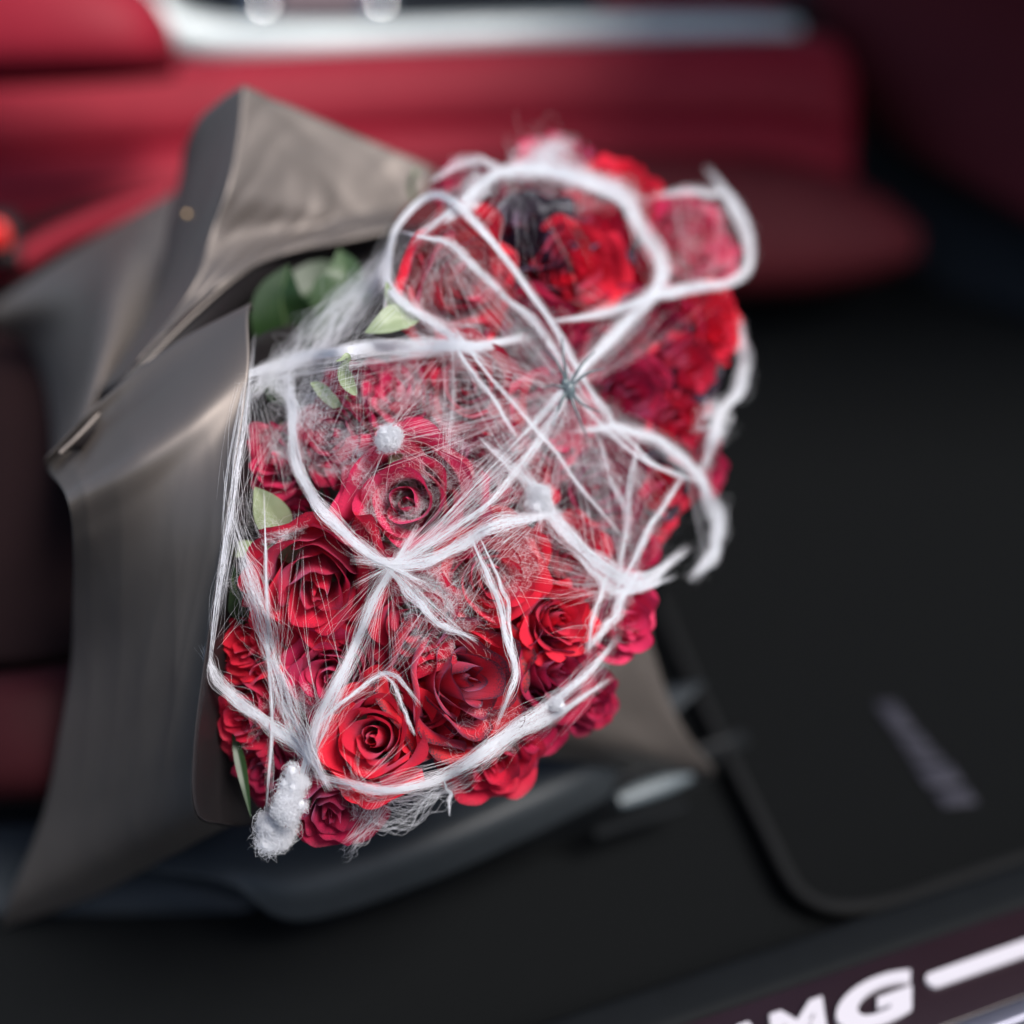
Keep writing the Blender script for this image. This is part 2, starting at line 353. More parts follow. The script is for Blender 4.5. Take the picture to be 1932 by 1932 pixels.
for i, (x, y, r, lab) in enumerate([(492, 16, 0.024, 'round chrome knob behind the silver trim near the headrest'), (640, 30, 0.010, None), (712, 12, 0.026, 'round chrome knob behind the silver trim beside the grey insert'), (740, 14, 0.012, None)]):
    if lab:
        k = tag(empty('chrome_knob', P(x, y, 2.14)), lab, 'knob', 'chrome knobs behind the trim')
        ball('knob_cap', P(x, y, 2.14), r, M_CHROME, k, (1, 1, 0.8))
        tube('collar', [P(x, y+14, 2.15), P(x, y+30, 2.16)], [r*0.8, r*0.8], M_CHROME, k, n=4)

# seat back, top left, red
seat = tag(empty('car_seat', P(120, 60, 1.55)), 'red leather seat back with rounded shoulder at the top left corner', 'seat back')
pad('cushion', [-300, -100, 60, 180, 260, 300, 318], [-160, -130, -90, -50, -8, 40, 88], [155, 148, 140, 134, 128, 122, 112], [1.6, 1.6, 1.6, 1.61, 1.63, 1.66, 1.7], 0.05, M_REDLEATHER, seat, nu=30)
pad('lower_seam', [-300, -100, 60, 180, 260, 322], [132, 128, 124, 118, 112, 106], [158, 152, 146, 141, 136, 130], [1.64, 1.64, 1.64, 1.66, 1.69, 1.74], 0.012, M_REDSHADE, seat, nu=20)

# red seat cushion behind / beneath the bouquet on the left
cush = tag(empty('seat_cushion', P(100, 1200, 1.25)), 'red leather seat cushion seen past the left side of the paper', 'seat cushion')
patch('cushion_top', [[(-300, 420, 1.62), (0, 440, 1.6), (160, 400, 1.6), (340, 360, 1.62)], [(-300, 700, 1.42), (0, 700, 1.40), (200, 700, 1.42), (420, 700, 1.5)], [(-300, 1000, 1.27), (0, 1000, 1.25), (200, 990, 1.28), (420, 980, 1.36)], [(-300, 1260, 1.2), (0, 1255, 1.18), (200, 1240, 1.2), (420, 1230, 1.28)]], mat('seat_leather_shade', (0.008, 0.0028, 0.0032), 0.8, 0.1, noise=14, bump=(900, 0.25, 0.0004)), cush, thick=0.02)  # seat leather darkened further, the shade is in its colour
pad('front_bolster', [-300, -60, 60, 200, 420], [1345, 1300, 1285, 1262, 1220], [1500, 1496, 1492, 1490, 1470], [1.15, 1.15, 1.15, 1.17, 1.22], 0.03, M_REDSHADE, cush, nu=20)
tube('leather_welt', P(np.array([-40., 20, 110, 220, 330]), np.array([520., 500, 450, 405, 372]), np.array([1.5, 1.5, 1.52, 1.54, 1.56])), 0.012, M_REDLEATHER, cush)
bk = tag(empty('seat_buckle', P(-5, 445, 1.45)), 'small red button at the left edge beside the seat cushion', 'buckle')
ball('button', P(-4, 445, 1.42), 0.012, mat('bright_red_plastic', (0.6, 0.015, 0.012), 0.35), bk, (1, 0.8, 1.4))
patch('housing', [[(-60, 400, 1.45), (30, 410, 1.47)], [(-60, 500, 1.43), (40, 500, 1.45)]], M_PLASTIC, bk, thick=0.02, nu=6, nv=6)

# dashboard side, top right
dash = tag(empty('dashboard', P(1800, 150, 2.2)), 'shaded red leather dashboard side sloping down in the top right corner', 'dashboard')
patch('leather_panel', [[(1500, -200, 2.4), (1700, -200, 2.35), (2200, -200, 2.2)], [(1540, 60, 2.42), (1720, 60, 2.3), (2200, 60, 2.1)], [(1640, 225, 2.45), (1800, 330, 2.25), (2200, 560, 2.0)]], M_REDHALFSHADE, dash, thick=0.03)
patch('lower_panel', [[(1600, 180, 2.52), (1800, 300, 2.36), (2200, 520, 2.1)], [(1600, 420, 2.45), (1800, 560, 2.3), (2200, 800, 2.1)]], M_PLASTIC, dash, thick=0.02)

# ------------------------------------------------------------------ seat base: black plastic side trim with adjuster
base = tag(empty('seat_base_trim', P(700, 1650, 1.05)), 'black plastic seat side trim with curved seam below the bouquet', 'seat trim')
def strip(name, line, m, parent, nu=44, thick=0.006):
    """line: list of cross sections; each a list of (x, y, d)"""
    return patch(name, line, m, parent, thick=thick, nu=nu, nv=22)
strip('front_shell', [
 [(330, 1480, 1.230), (260, 1560, 1.170), (250, 1610, 1.130), (262, 1640, 1.115)],
 [(560, 1430, 1.230), (470, 1545, 1.160), (440, 1620, 1.120), (430, 1668, 1.110)],
 [(760, 1400, 1.240), (640, 1540, 1.150), (570, 1660, 1.110), (560, 1735, 1.120)],
 [(980, 1360, 1.250), (880, 1500, 1.160), (820, 1590, 1.125), (790, 1668, 1.140)],
 [(1180, 1310, 1.270), (1080, 1440, 1.190), (1020, 1510, 1.160), (990, 1580, 1.170)],
 [(1330, 1290, 1.290), (1220, 1400, 1.230), (1170, 1450, 1.210), (1150, 1500, 1.210)]], M_PLASTIC2, base)
strip('rear_shell', [
 [(-260, 1560, 1.290), (-260, 1700, 1.230), (-260, 1800, 1.220), (-260, 1900, 1.250)],
 [(60, 1560, 1.290), (60, 1660, 1.230), (70, 1740, 1.220), (90, 1800, 1.250)],
 [(262, 1560, 1.270), (250, 1648, 1.225), (250, 1740, 1.220), (260, 1800, 1.250)],
 [(420, 1600, 1.260), (400, 1682, 1.220), (390, 1745, 1.225), (390, 1790, 1.250)],
 [(560, 1680, 1.250), (545, 1742, 1.230), (535, 1757, 1.235), (530, 1770, 1.250)]], M_PLASTIC2, base)
strip('lower_skirt', [
 [(-260, 1760, 1.290), (-260, 1900, 1.270), (-260, 2300, 1.250)],
 [(200, 1740, 1.290), (200, 1850, 1.280), (160, 2200, 1.270)],
 [(560, 1730, 1.290), (600, 1800, 1.300), (640, 2000, 1.330)],
 [(1000, 1530, 1.270), (1060, 1600, 1.300), (1140, 1760, 1.360)],
 [(1400, 1380, 1.360), (1460, 1480, 1.400), (1500, 1620, 1.460)]], M_PLASTIC, base)
adj = tag(empty('seat_adjuster', P(1240, 1475, 1.170)), 'slim grey metal seat adjuster bar right of the bouquet bottom', 'adjuster')
q0, q1 = P(1165, 1512, 1.210), P(1300, 1462, 1.240)
tube('bar', [q0, (q0*2+q1)/3, (q0+2*q1)/3, q1], [0.006, 0.0085, 0.0085, 0.006], mat('adjuster_grey', (0.09, 0.11, 0.12), 0.45), adj, n=14)
q0, q1 = P(1120, 1575, 1.230), P(1290, 1520, 1.270)
tube('lower_bar', [q0, (q0*2+q1)/3, (q0+2*q1)/3, q1], 0.005, mat('adjuster_dark', (0.006, 0.007, 0.008), 0.8, 0.1), adj, n=14)

# ------------------------------------------------------------------ floor mat with binding and worn embroidery
mz = 0.02
edge_px = [(1240, 1130), (1290, 1250), (1360, 1400), (1440, 1560), (1490, 1660), (1530, 1700), (1590, 1716), (1680, 1705), (1800, 1665), (1980, 1605), (2200, 1530)]
pts = [on_z(x, y, mz) for x, y in edge_px]
far_px = [(2200, 760), (1700, 740), (1250, 800)]
poly = catmull(np.array([[p[0], p[1]] for p in pts]), 60).tolist() + [list(on_z(x, y, mz)[:2]) for x, y in far_px]
mt = tag(empty('floor_mat', on_z(1700, 1300, 0)), 'black carpeted floor mat with bound edge and grey lettering strip', 'floor mat')
prism('mat_pile', poly, 0.005, mz, (0, 0, 0), (1, 0, 0), (0, 1, 0), (0, 0, 1), M_MAT, mt)
tube('binding', np.array(pts)+[0, 0, 0.001], 0.0055, M_PIPING, mt, sides=8, n=90)
# embroidered strip with emblem, worn and unreadable
pa, pb = on_z(1665, 1325, mz), on_z(1815, 1525, mz)
ex = (pb-pa); EL = np.linalg.norm(ex); ex /= EL; ey = np.cross([0, 0, 1.0], ex)
emb = [(0.0, 0.30, .010), (.33, .47, .012), (.50, .60, .014), (.63, .80, .017), (.84, .97, .016)]
for s0, s1, h in emb:
    prism('embroidered_mark', [(EL*s0, -h), (EL*s1, -h), (EL*s1+.004, h), (EL*s0+.004, h)], 0.0005, 0.003, pa, ex, ey, (0, 0, 1), M_EMB, mt, bevel=0.0008, seg=1)

# ------------------------------------------------------------------ door sill with lit lettering
sz = 0.10
b0, b1 = on_z(1762, 1849, sz), on_z(1990, 1768, sz)
sx = (b1-b0)/np.linalg.norm(b1-b0); sy = np.cross([0, 0, 1.0], sx)
sill = tag(empty('door_sill', b0), 'black door sill with glowing white letters and bars, bottom right', 'door sill')
def sill_strip(name, y0, y1, z0, z1, m, x0=-1.1, x1=1.2, bevel=0.003):
    return prism(name, [(x0, y0), (x1, y0), (x1, y1), (x0, y1)], z0, z1, b0, sx, sy, (0, 0, 1), m, sill, bevel=bevel)
sill_strip('sill_plate', -0.035, 0.034, -0.02, -0.002, mat('sill_gloss_plum', (0.012, 0.0045, 0.007), 0.35), bevel=0.002)
sill_strip('inner_step', 0.036, 0.080, -0.095, -0.008, M_SILLBLACK, bevel=0.012)
sill_strip('metal_edge', -0.052, -0.036, -0.05, 0.001, M_SILVER, bevel=0.004)
sill_strip('outer_step', -0.30, -0.054, -0.06, -0.012, M_BODY, bevel=0.008)
def rounded_bar(x0, x1, h, name):
    r = h; poly = [(x0+r+r*math.cos(t), r*math.sin(t)) for t in np.linspace(math.pi/2, 3*math.pi/2, 9)] + [(x1-r+r*math.cos(t), r*math.sin(t)) for t in np.linspace(-math.pi/2, math.pi/2, 9)]
    return prism(name, poly, -0.002, 0.0012, b0, sx, sy, (0, 0, 1), M_LIT, sill)
ppm = np.linalg.norm(b1-b0)/math.hypot(228, 87)
rounded_bar(-0.006, 0.5, 0.0058, 'light_bar')
rounded_bar(-0.80, -0.295, 0.0058, 'light_bar')
def letter(ch, x, h, wide, shear=0.35):
    cu = bpy.data.curves.new('letter', 'FONT'); cu.body = ch; cu.size = h*1.38; cu.offset = 0.0022; cu.extrude = 0.0018; cu.shear = shear
    o = bpy.data.objects.new('tmp', cu); COL.objects.link(o)
    dg = bpy.context.evaluated_depsgraph_get(); me = bpy.data.meshes.new_from_object(o.evaluated_get(dg))
    bpy.data.objects.remove(o); me.name = 'letter'
    co = np.empty(len(me.vertices)*3, np.float32); me.vertices.foreach_get('co', co); co = co.reshape(-1, 3)
    lx = (co[:, 0]-co[:, 0].min())*wide+x; ly = co[:, 1]-h/2
    w = b0+lx[:, None]*sx+ly[:, None]*sy+co[:, 2:3]*np.array([0, 0, 1.0])
    me.vertices.foreach_set('co', w.astype(np.float32).ravel()); me.materials.clear(); me.materials.append(M_LIT); me.update()
    o = link('letter', me, sill); return lx.max()
h = 0.0325; xe = letter('A', -0.1945, h, 1.5); xe = letter('M', xe-0.004, h, 1.3); xe = letter('G', xe-0.001, h, 1.95)
print('letters end', xe)

# ------------------------------------------------------------------ wrapping paper
pap = tag(empty('wrapping_paper', P(250, 1300, 1.0)), 'dark grey matt wrapping paper folded around the left side of the roses', 'wrapping paper')
# front flap: rolled over at the top, hanging down the left side
patch('front_flap', [
 [(478, 585, 0.985), (330, 668, 0.988), (200, 765, 0.989), (112, 845, 0.991)],
 [(474, 572, 0.965), (320, 655, 0.972), (185, 762, 0.981), (86, 866, 0.990)],
 [(468, 600, 0.945), (330, 705, 0.960), (205, 800, 0.980), (92, 890, 1.005)],
 [(470, 690, 0.924), (350, 790, 0.911), (235, 870, 0.908), (122, 935, 0.923)],
 [(458, 790, 0.914), (350, 880, 0.910), (240, 960, 0.920), (136, 1010, 0.944)],
 [(430, 960, 0.890), (330, 1020, 0.915), (230, 1090, 0.954), (138, 1130, 1.005)],
 [(402, 1130, 0.899), (310, 1170, 0.937), (220, 1220, 0.990), (134, 1250, 1.052)],
 [(382, 1290, 0.912), (290, 1330, 0.960), (200, 1370, 1.019), (112, 1390, 1.080)],
 [(364, 1430, 0.926), (270, 1470, 0.985), (170, 1510, 1.053), (80, 1540, 1.115)],
 [(372, 1540, 0.942), (270, 1580, 1.013), (140, 1640, 1.093), (20, 1690, 1.158)],
 [(440, 1556, 0.998), (330, 1610, 1.058), (170, 1695, 1.142), (0, 1752, 1.200)]], M_PAPER, pap, nu=90, nv=60, crinkle=0.0016, seed=3)
# black lining seen inside, below the roses' left edge
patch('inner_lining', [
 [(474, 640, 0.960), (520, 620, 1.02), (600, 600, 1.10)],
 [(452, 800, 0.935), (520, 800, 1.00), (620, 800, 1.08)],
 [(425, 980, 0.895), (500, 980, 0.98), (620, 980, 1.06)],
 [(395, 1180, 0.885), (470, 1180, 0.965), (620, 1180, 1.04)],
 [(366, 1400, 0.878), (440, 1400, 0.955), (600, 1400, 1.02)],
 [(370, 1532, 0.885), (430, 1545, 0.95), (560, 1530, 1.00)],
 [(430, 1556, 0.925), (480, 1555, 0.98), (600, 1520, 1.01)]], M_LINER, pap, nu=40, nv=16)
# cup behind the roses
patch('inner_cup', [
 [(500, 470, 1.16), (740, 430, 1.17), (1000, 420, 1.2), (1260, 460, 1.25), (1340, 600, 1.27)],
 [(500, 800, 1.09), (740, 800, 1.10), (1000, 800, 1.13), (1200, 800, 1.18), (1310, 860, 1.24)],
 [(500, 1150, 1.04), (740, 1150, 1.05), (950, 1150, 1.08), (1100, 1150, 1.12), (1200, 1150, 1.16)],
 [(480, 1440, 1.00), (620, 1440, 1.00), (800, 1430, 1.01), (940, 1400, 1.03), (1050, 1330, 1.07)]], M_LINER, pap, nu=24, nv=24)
# tall sheet standing up behind
patch('back_sheet', [
 [(458, 160, 1.10), (560, 205, 1.13), (690, 262, 1.165), (820, 318, 1.20)],
 [(450, 250, 1.085), (545, 290, 1.115), (670, 330, 1.155), (800, 365, 1.19)],
 [(430, 350, 1.065), (530, 375, 1.10), (640, 392, 1.135), (765, 395, 1.175)],
 [(395, 450, 1.06), (490, 440, 1.09), (600, 432, 1.12), (752, 415, 1.15)],
 [(360, 545, 1.035), (440, 510, 1.05), (560, 462, 1.09), (742, 428, 1.14)],
 [(250, 690, 1.01), (390, 560, 1.03), (520, 485, 1.07), (735, 440, 1.135)]], M_PAPER, pap, nu=60, nv=50, crinkle=0.0035, seed=9)
# its shaded left side turning away
patch('back_side', [
 [(459, 161, 1.10), (420, 185, 1.125), (372, 228, 1.16), (345, 290, 1.20)],
 [(451, 250, 1.086), (410, 280, 1.115), (362, 310, 1.16), (338, 340, 1.21)],
 [(431, 352, 1.066), (385, 390, 1.10), (340, 410, 1.15), (318, 420, 1.20)],
 [(392, 460, 1.065), (350, 500, 1.09), (315, 520, 1.13), (302, 530, 1.18)],
 [(355, 555, 1.04), (315, 590, 1.06), (280, 610, 1.10), (262, 620, 1.15)],
 [(240, 705, 1.015), (215, 730, 1.03), (195, 740, 1.07), (180, 740, 1.12)]], M_PAPER, pap, nu=40, nv=24, crinkle=0.001, seed=5)
# dark inside of the tall sheet above the green leaves
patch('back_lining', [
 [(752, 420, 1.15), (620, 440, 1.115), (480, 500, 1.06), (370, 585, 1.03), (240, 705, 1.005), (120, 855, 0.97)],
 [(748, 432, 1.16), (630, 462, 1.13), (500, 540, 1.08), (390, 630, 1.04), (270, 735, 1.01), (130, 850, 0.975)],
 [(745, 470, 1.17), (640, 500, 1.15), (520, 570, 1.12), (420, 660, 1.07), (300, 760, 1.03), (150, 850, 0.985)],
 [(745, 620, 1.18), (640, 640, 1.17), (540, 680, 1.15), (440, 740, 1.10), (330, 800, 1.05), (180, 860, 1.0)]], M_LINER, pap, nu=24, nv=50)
# rolled strip whose edge catches the light
tube('rolled_edge', P(np.array([745., 610, 480, 370, 250, 160, 112]), np.array([424., 446, 500, 590, 712, 810, 856]), np.array([1.148, 1.11, 1.06, 1.025, 1.0, 0.98, 0.965])), 0.0016, M_PAPER, pap, sides=8, n=60)
# far left sheet behind, with a lit fold
patch('outer_sheet', [
 [(330, 362, 1.30), (240, 412, 1.31), (120, 484, 1.33), (-40, 596, 1.35)],
 [(322, 420, 1.27), (235, 455, 1.26), (130, 520, 1.30), (-20, 615, 1.36)],
 [(300, 530, 1.22), (215, 545, 1.19), (150, 590, 1.25), (50, 650, 1.38)],
 [(270, 640, 1.17), (195, 650, 1.135), (140, 690, 1.20), (84, 720, 1.36)],
 [(200, 760, 1.11), (160, 770, 1.09), (125, 790, 1.15), (98, 800, 1.28)],
 [(130, 860, 1.04), (120, 870, 1.03), (110, 880, 1.06), (100, 890, 1.14)]], M_PAPER, pap, nu=50, nv=40, crinkle=0.0006, seed=8)
# right lower flap
patch('right_flap', [
 [(1190, 1090, 1.12), (1215, 1150, 1.13), (1228, 1210, 1.14), (1236, 1240, 1.15)],
 [(1150, 1200, 1.09), (1190, 1240, 1.11), (1230, 1290, 1.14), (1262, 1320, 1.165)],
 [(1080, 1290, 1.06), (1140, 1320, 1.10), (1220, 1360, 1.155), (1300, 1392, 1.19)],
 [(1000, 1360, 1.05), (1090, 1385, 1.09), (1220, 1420, 1.175), (1345, 1450, 1.23)],
 [(900, 1420, 1.10), (1020, 1430, 1.12), (1170, 1448, 1.20), (1330, 1468, 1.25)]], M_PAPER, pap, nu=36, nv=36, crinkle=0.0012, seed=12)
# small gold sticker speck on the paper
ball('speck', P(352, 404, 1.128), 0.0022, mat('speck_gold', (0.6, 0.4, 0.2), 0.3), pap)

# ------------------------------------------------------------------ roses
NP = 23
def petal_mesh(i, rr, openness, W=15, H=12):
    u = i/(NP-1)
    s, t = np.meshgrid(np.linspace(-1, 1, W), np.linspace(0, 1, H), indexing='ij')
    inner = u < 0.3
    Rb = (0.055+0.80*openness*u**0.85)*rr.uniform(1-.10*u, 1+.10*u)                # radius of the cup
    top = 0.10-0.05*u-0.42*u**3.2*openness + (0.06*math.sin(math.pi*min(1, u*2.2)))
    zb = -0.95
    halfw = (2.3-2.6*u) if u < 0.45 else (1.13-0.35*(u-0.45)/0.55)
    halfw *= rr.uniform(0.92, 1.12)
    curl = R(8+46*u**1.2+42*u**4)*rr.uniform(0.75, 1.2)
    if u < 0.15: curl = R(-6)
    # direction along the petal: outwards at the base, upright in the belly, curling over at the rim
    tc = 0.66-0.08*u
    k = np.clip((t-tc)/(1-tc), 0, 1); k = k*k*(3-2*k)
    cl = curl*(1-0.35*np.abs(s)**1.5+0.12*np.sin(3*s+rr.uniform(0, 6)))
    a = R(78)*np.clip(1-t/0.42, 0, 1)+cl*k
    dt = 1/(H-1)
    leng = (1-0.30*np.abs(s)**2.6)*(1+0.05*np.sin(rr.uniform(2, 4)*s+rr.uniform(0, 6))+0.035*np.sin(8*s+rr.uniform(0, 6)))
    ds = dt*leng
    sx_ = np.where(t <= 0.44, np.sin(a), 0)*ds; rest = np.where(t > 0.44, np.sin(a), 0)*ds
    belly = np.cumsum(sx_, 1); belly = belly/belly[:, -1:]*(Rb-0.03)
    L = (top-zb)/0.78
    rho = 0.03+belly+np.cumsum(rest, 1)*L*0.9
    z = np.cumsum(np.cos(a)*ds, 1)*L
    zm = z[W//2].max(); z = z-zm+top
    z = np.maximum(z, zb-0.1)
    # spiral overlap, side edges curling back, ripples along the rim
    rho = rho*(1+0.10*s*(1-0.4*u))+0.07*u*np.abs(s)**3*t
    rho += t**3*0.06*(0.3+u)*np.sin(rr.uniform(3, 5)*s+rr.uniform(0, 6))
    z += t**3*0.07*(0.3+u)*np.sin(rr.uniform(3, 6)*s+rr.uniform(0, 6))
    z += (0.03+0.05*u)*(t > 0.9)*(1-np.abs(s))**3*rr.uniform(-0.3, 1)
    th = s*halfw*(0.80+0.2*np.sin(math.pi*np.clip(t, 0, 1)))
    tilt = rr.uniform(-0.16, 0.16)*u; s = s+0*t
    x = rho*np.cos(th); y = rho*np.sin(th); z = z+tilt*y
    v = np.stack([x, y, z], -1)
    me = mesh_np('petal', v, grid_faces(W, H), M_PET['red'])
    edge = np.maximum(np.clip((t-0.55)/0.45, 0, 1), np.clip((np.abs(s)-0.62)/0.38, 0, 1)*np.clip(t*1.6-0.35, 0, 1))
    at = me.attributes.new('edge', 'FLOAT', 'POINT'); at.data.foreach_set('value', edge.astype(np.float32).ravel())
    uv = me.uv_layers.new(name="UVMap"); li = np.empty(len(me.loops), np.int32); me.loops.foreach_get('vertex_index', li)
    uv.data.foreach_set('uv', np.stack([(li//H)/(W-1), (li % H)/(H-1)], -1).astype(np.float32).ravel())
    return me
VAR = []
for vi in range(6):
    rr = random.Random(40+vi); op = [1.0, 0.85, 1.08, 0.92, 0.78, 1.0][vi]
    ang = 0; seq = []
    for i in range(NP):
        seq.append((petal_mesh(i, rr, op), R(137.5)*i+rr.uniform(-.16, .16)))
    VAR.append(seq)
def sepal_mesh():
    W, H = 7, 10
    s, t = np.meshgrid(np.linspace(-1, 1, W), np.linspace(0, 1, H), indexing='ij')
    w = 0.17*np.sin(math.pi*np.clip(t*0.93+0.07, 0, 1))**0.8*(1-0.3*t)
    x = t*0.95; y = s*w; z = -0.05*(1-s*s)+0.15*t*t
    me = mesh_np('sepal', np.stack([x, y, z], -1), grid_faces(W, H), M_SEPAL); return me
SEPAL = sepal_mesh()
def calyx_mesh():
    v, f = tube_path([(0, 0, -0.8), (0, 0, -0.95), (0, 0, -1.15), (0, 0, -1.3)], [0.3, 0.22, 0.16, 0.07], 8, 8, cap=False)
    return mesh_np('calyx', v, f, M_STEM)
CALYX = calyx_mesh()
def stem_mesh():
    v, f = tube_path([(0, 0, -1.25), (0.02, 0.01, -1.9), (0, 0, -2.6)], [0.065, 0.06, 0.06], 6, 6, cap=False)
    return mesh_np('stem', v, f, M_STEM)
STEM = stem_mesh()
def rose(x, y, rp, ax, ay, kind, var, label, dz=0.0, spin=0.0, squash=1.0, n=NP, sepals=0):
    d = float(D(x, y))+dz; r = rp*1.17*d/F
    axis = cdir(ax*1.15+random.uniform(-.16, .16), ay*1.15+random.uniform(-.16, .16), 1.0)
    front = Vector(P(x, y, d))
    c = front - axis*(0.05*r)
    rot = axis.to_track_quat('Z', 'Y').to_matrix().to_4x4()
    root = empty('rose', c); root.empty_display_size = r*0.3
    tag(root, label, 'rose', 'red roses in the bouquet')
    root.matrix_basis = Matrix.Translation(c) @ rot @ Matrix.Rotation(spin, 4, 'Z') @ Matrix.Diagonal((r*squash, r/math.sqrt(squash), r, 1))
    rr = random.Random(int(x*7+y))
    for i in range(n):
        me, a = VAR[var][i]
        o = bpy.data.objects.new('petal', me); COL.objects.link(o); o.parent = root
        o.rotation_euler = (rr.uniform(-.13, .13)*i/NP, rr.uniform(-.13, .13)*i/NP, a+rr.uniform(-.2, .2)*i/NP)
        o.material_slots[0].link = 'OBJECT'
        k = kind
        if kind == 'mixed': k = 'black' if (i % 3 == 0 and i > 6) else 'red'
        o.material_slots[0].material = M_PET[k]
    for nm, me in (('calyx', CALYX), ('stem', STEM)):
        o = bpy.data.objects.new(nm, me); COL.objects.link(o); o.parent = root
    for i in range(sepals):
        o = bpy.data.objects.new('sepal', SEPAL); COL.objects.link(o); o.parent = root
        o.location = (0, 0, -0.85); o.rotation_euler = (0, R(-25), i*6.283/5+rr.uniform(-.2, .2)); 
    return root
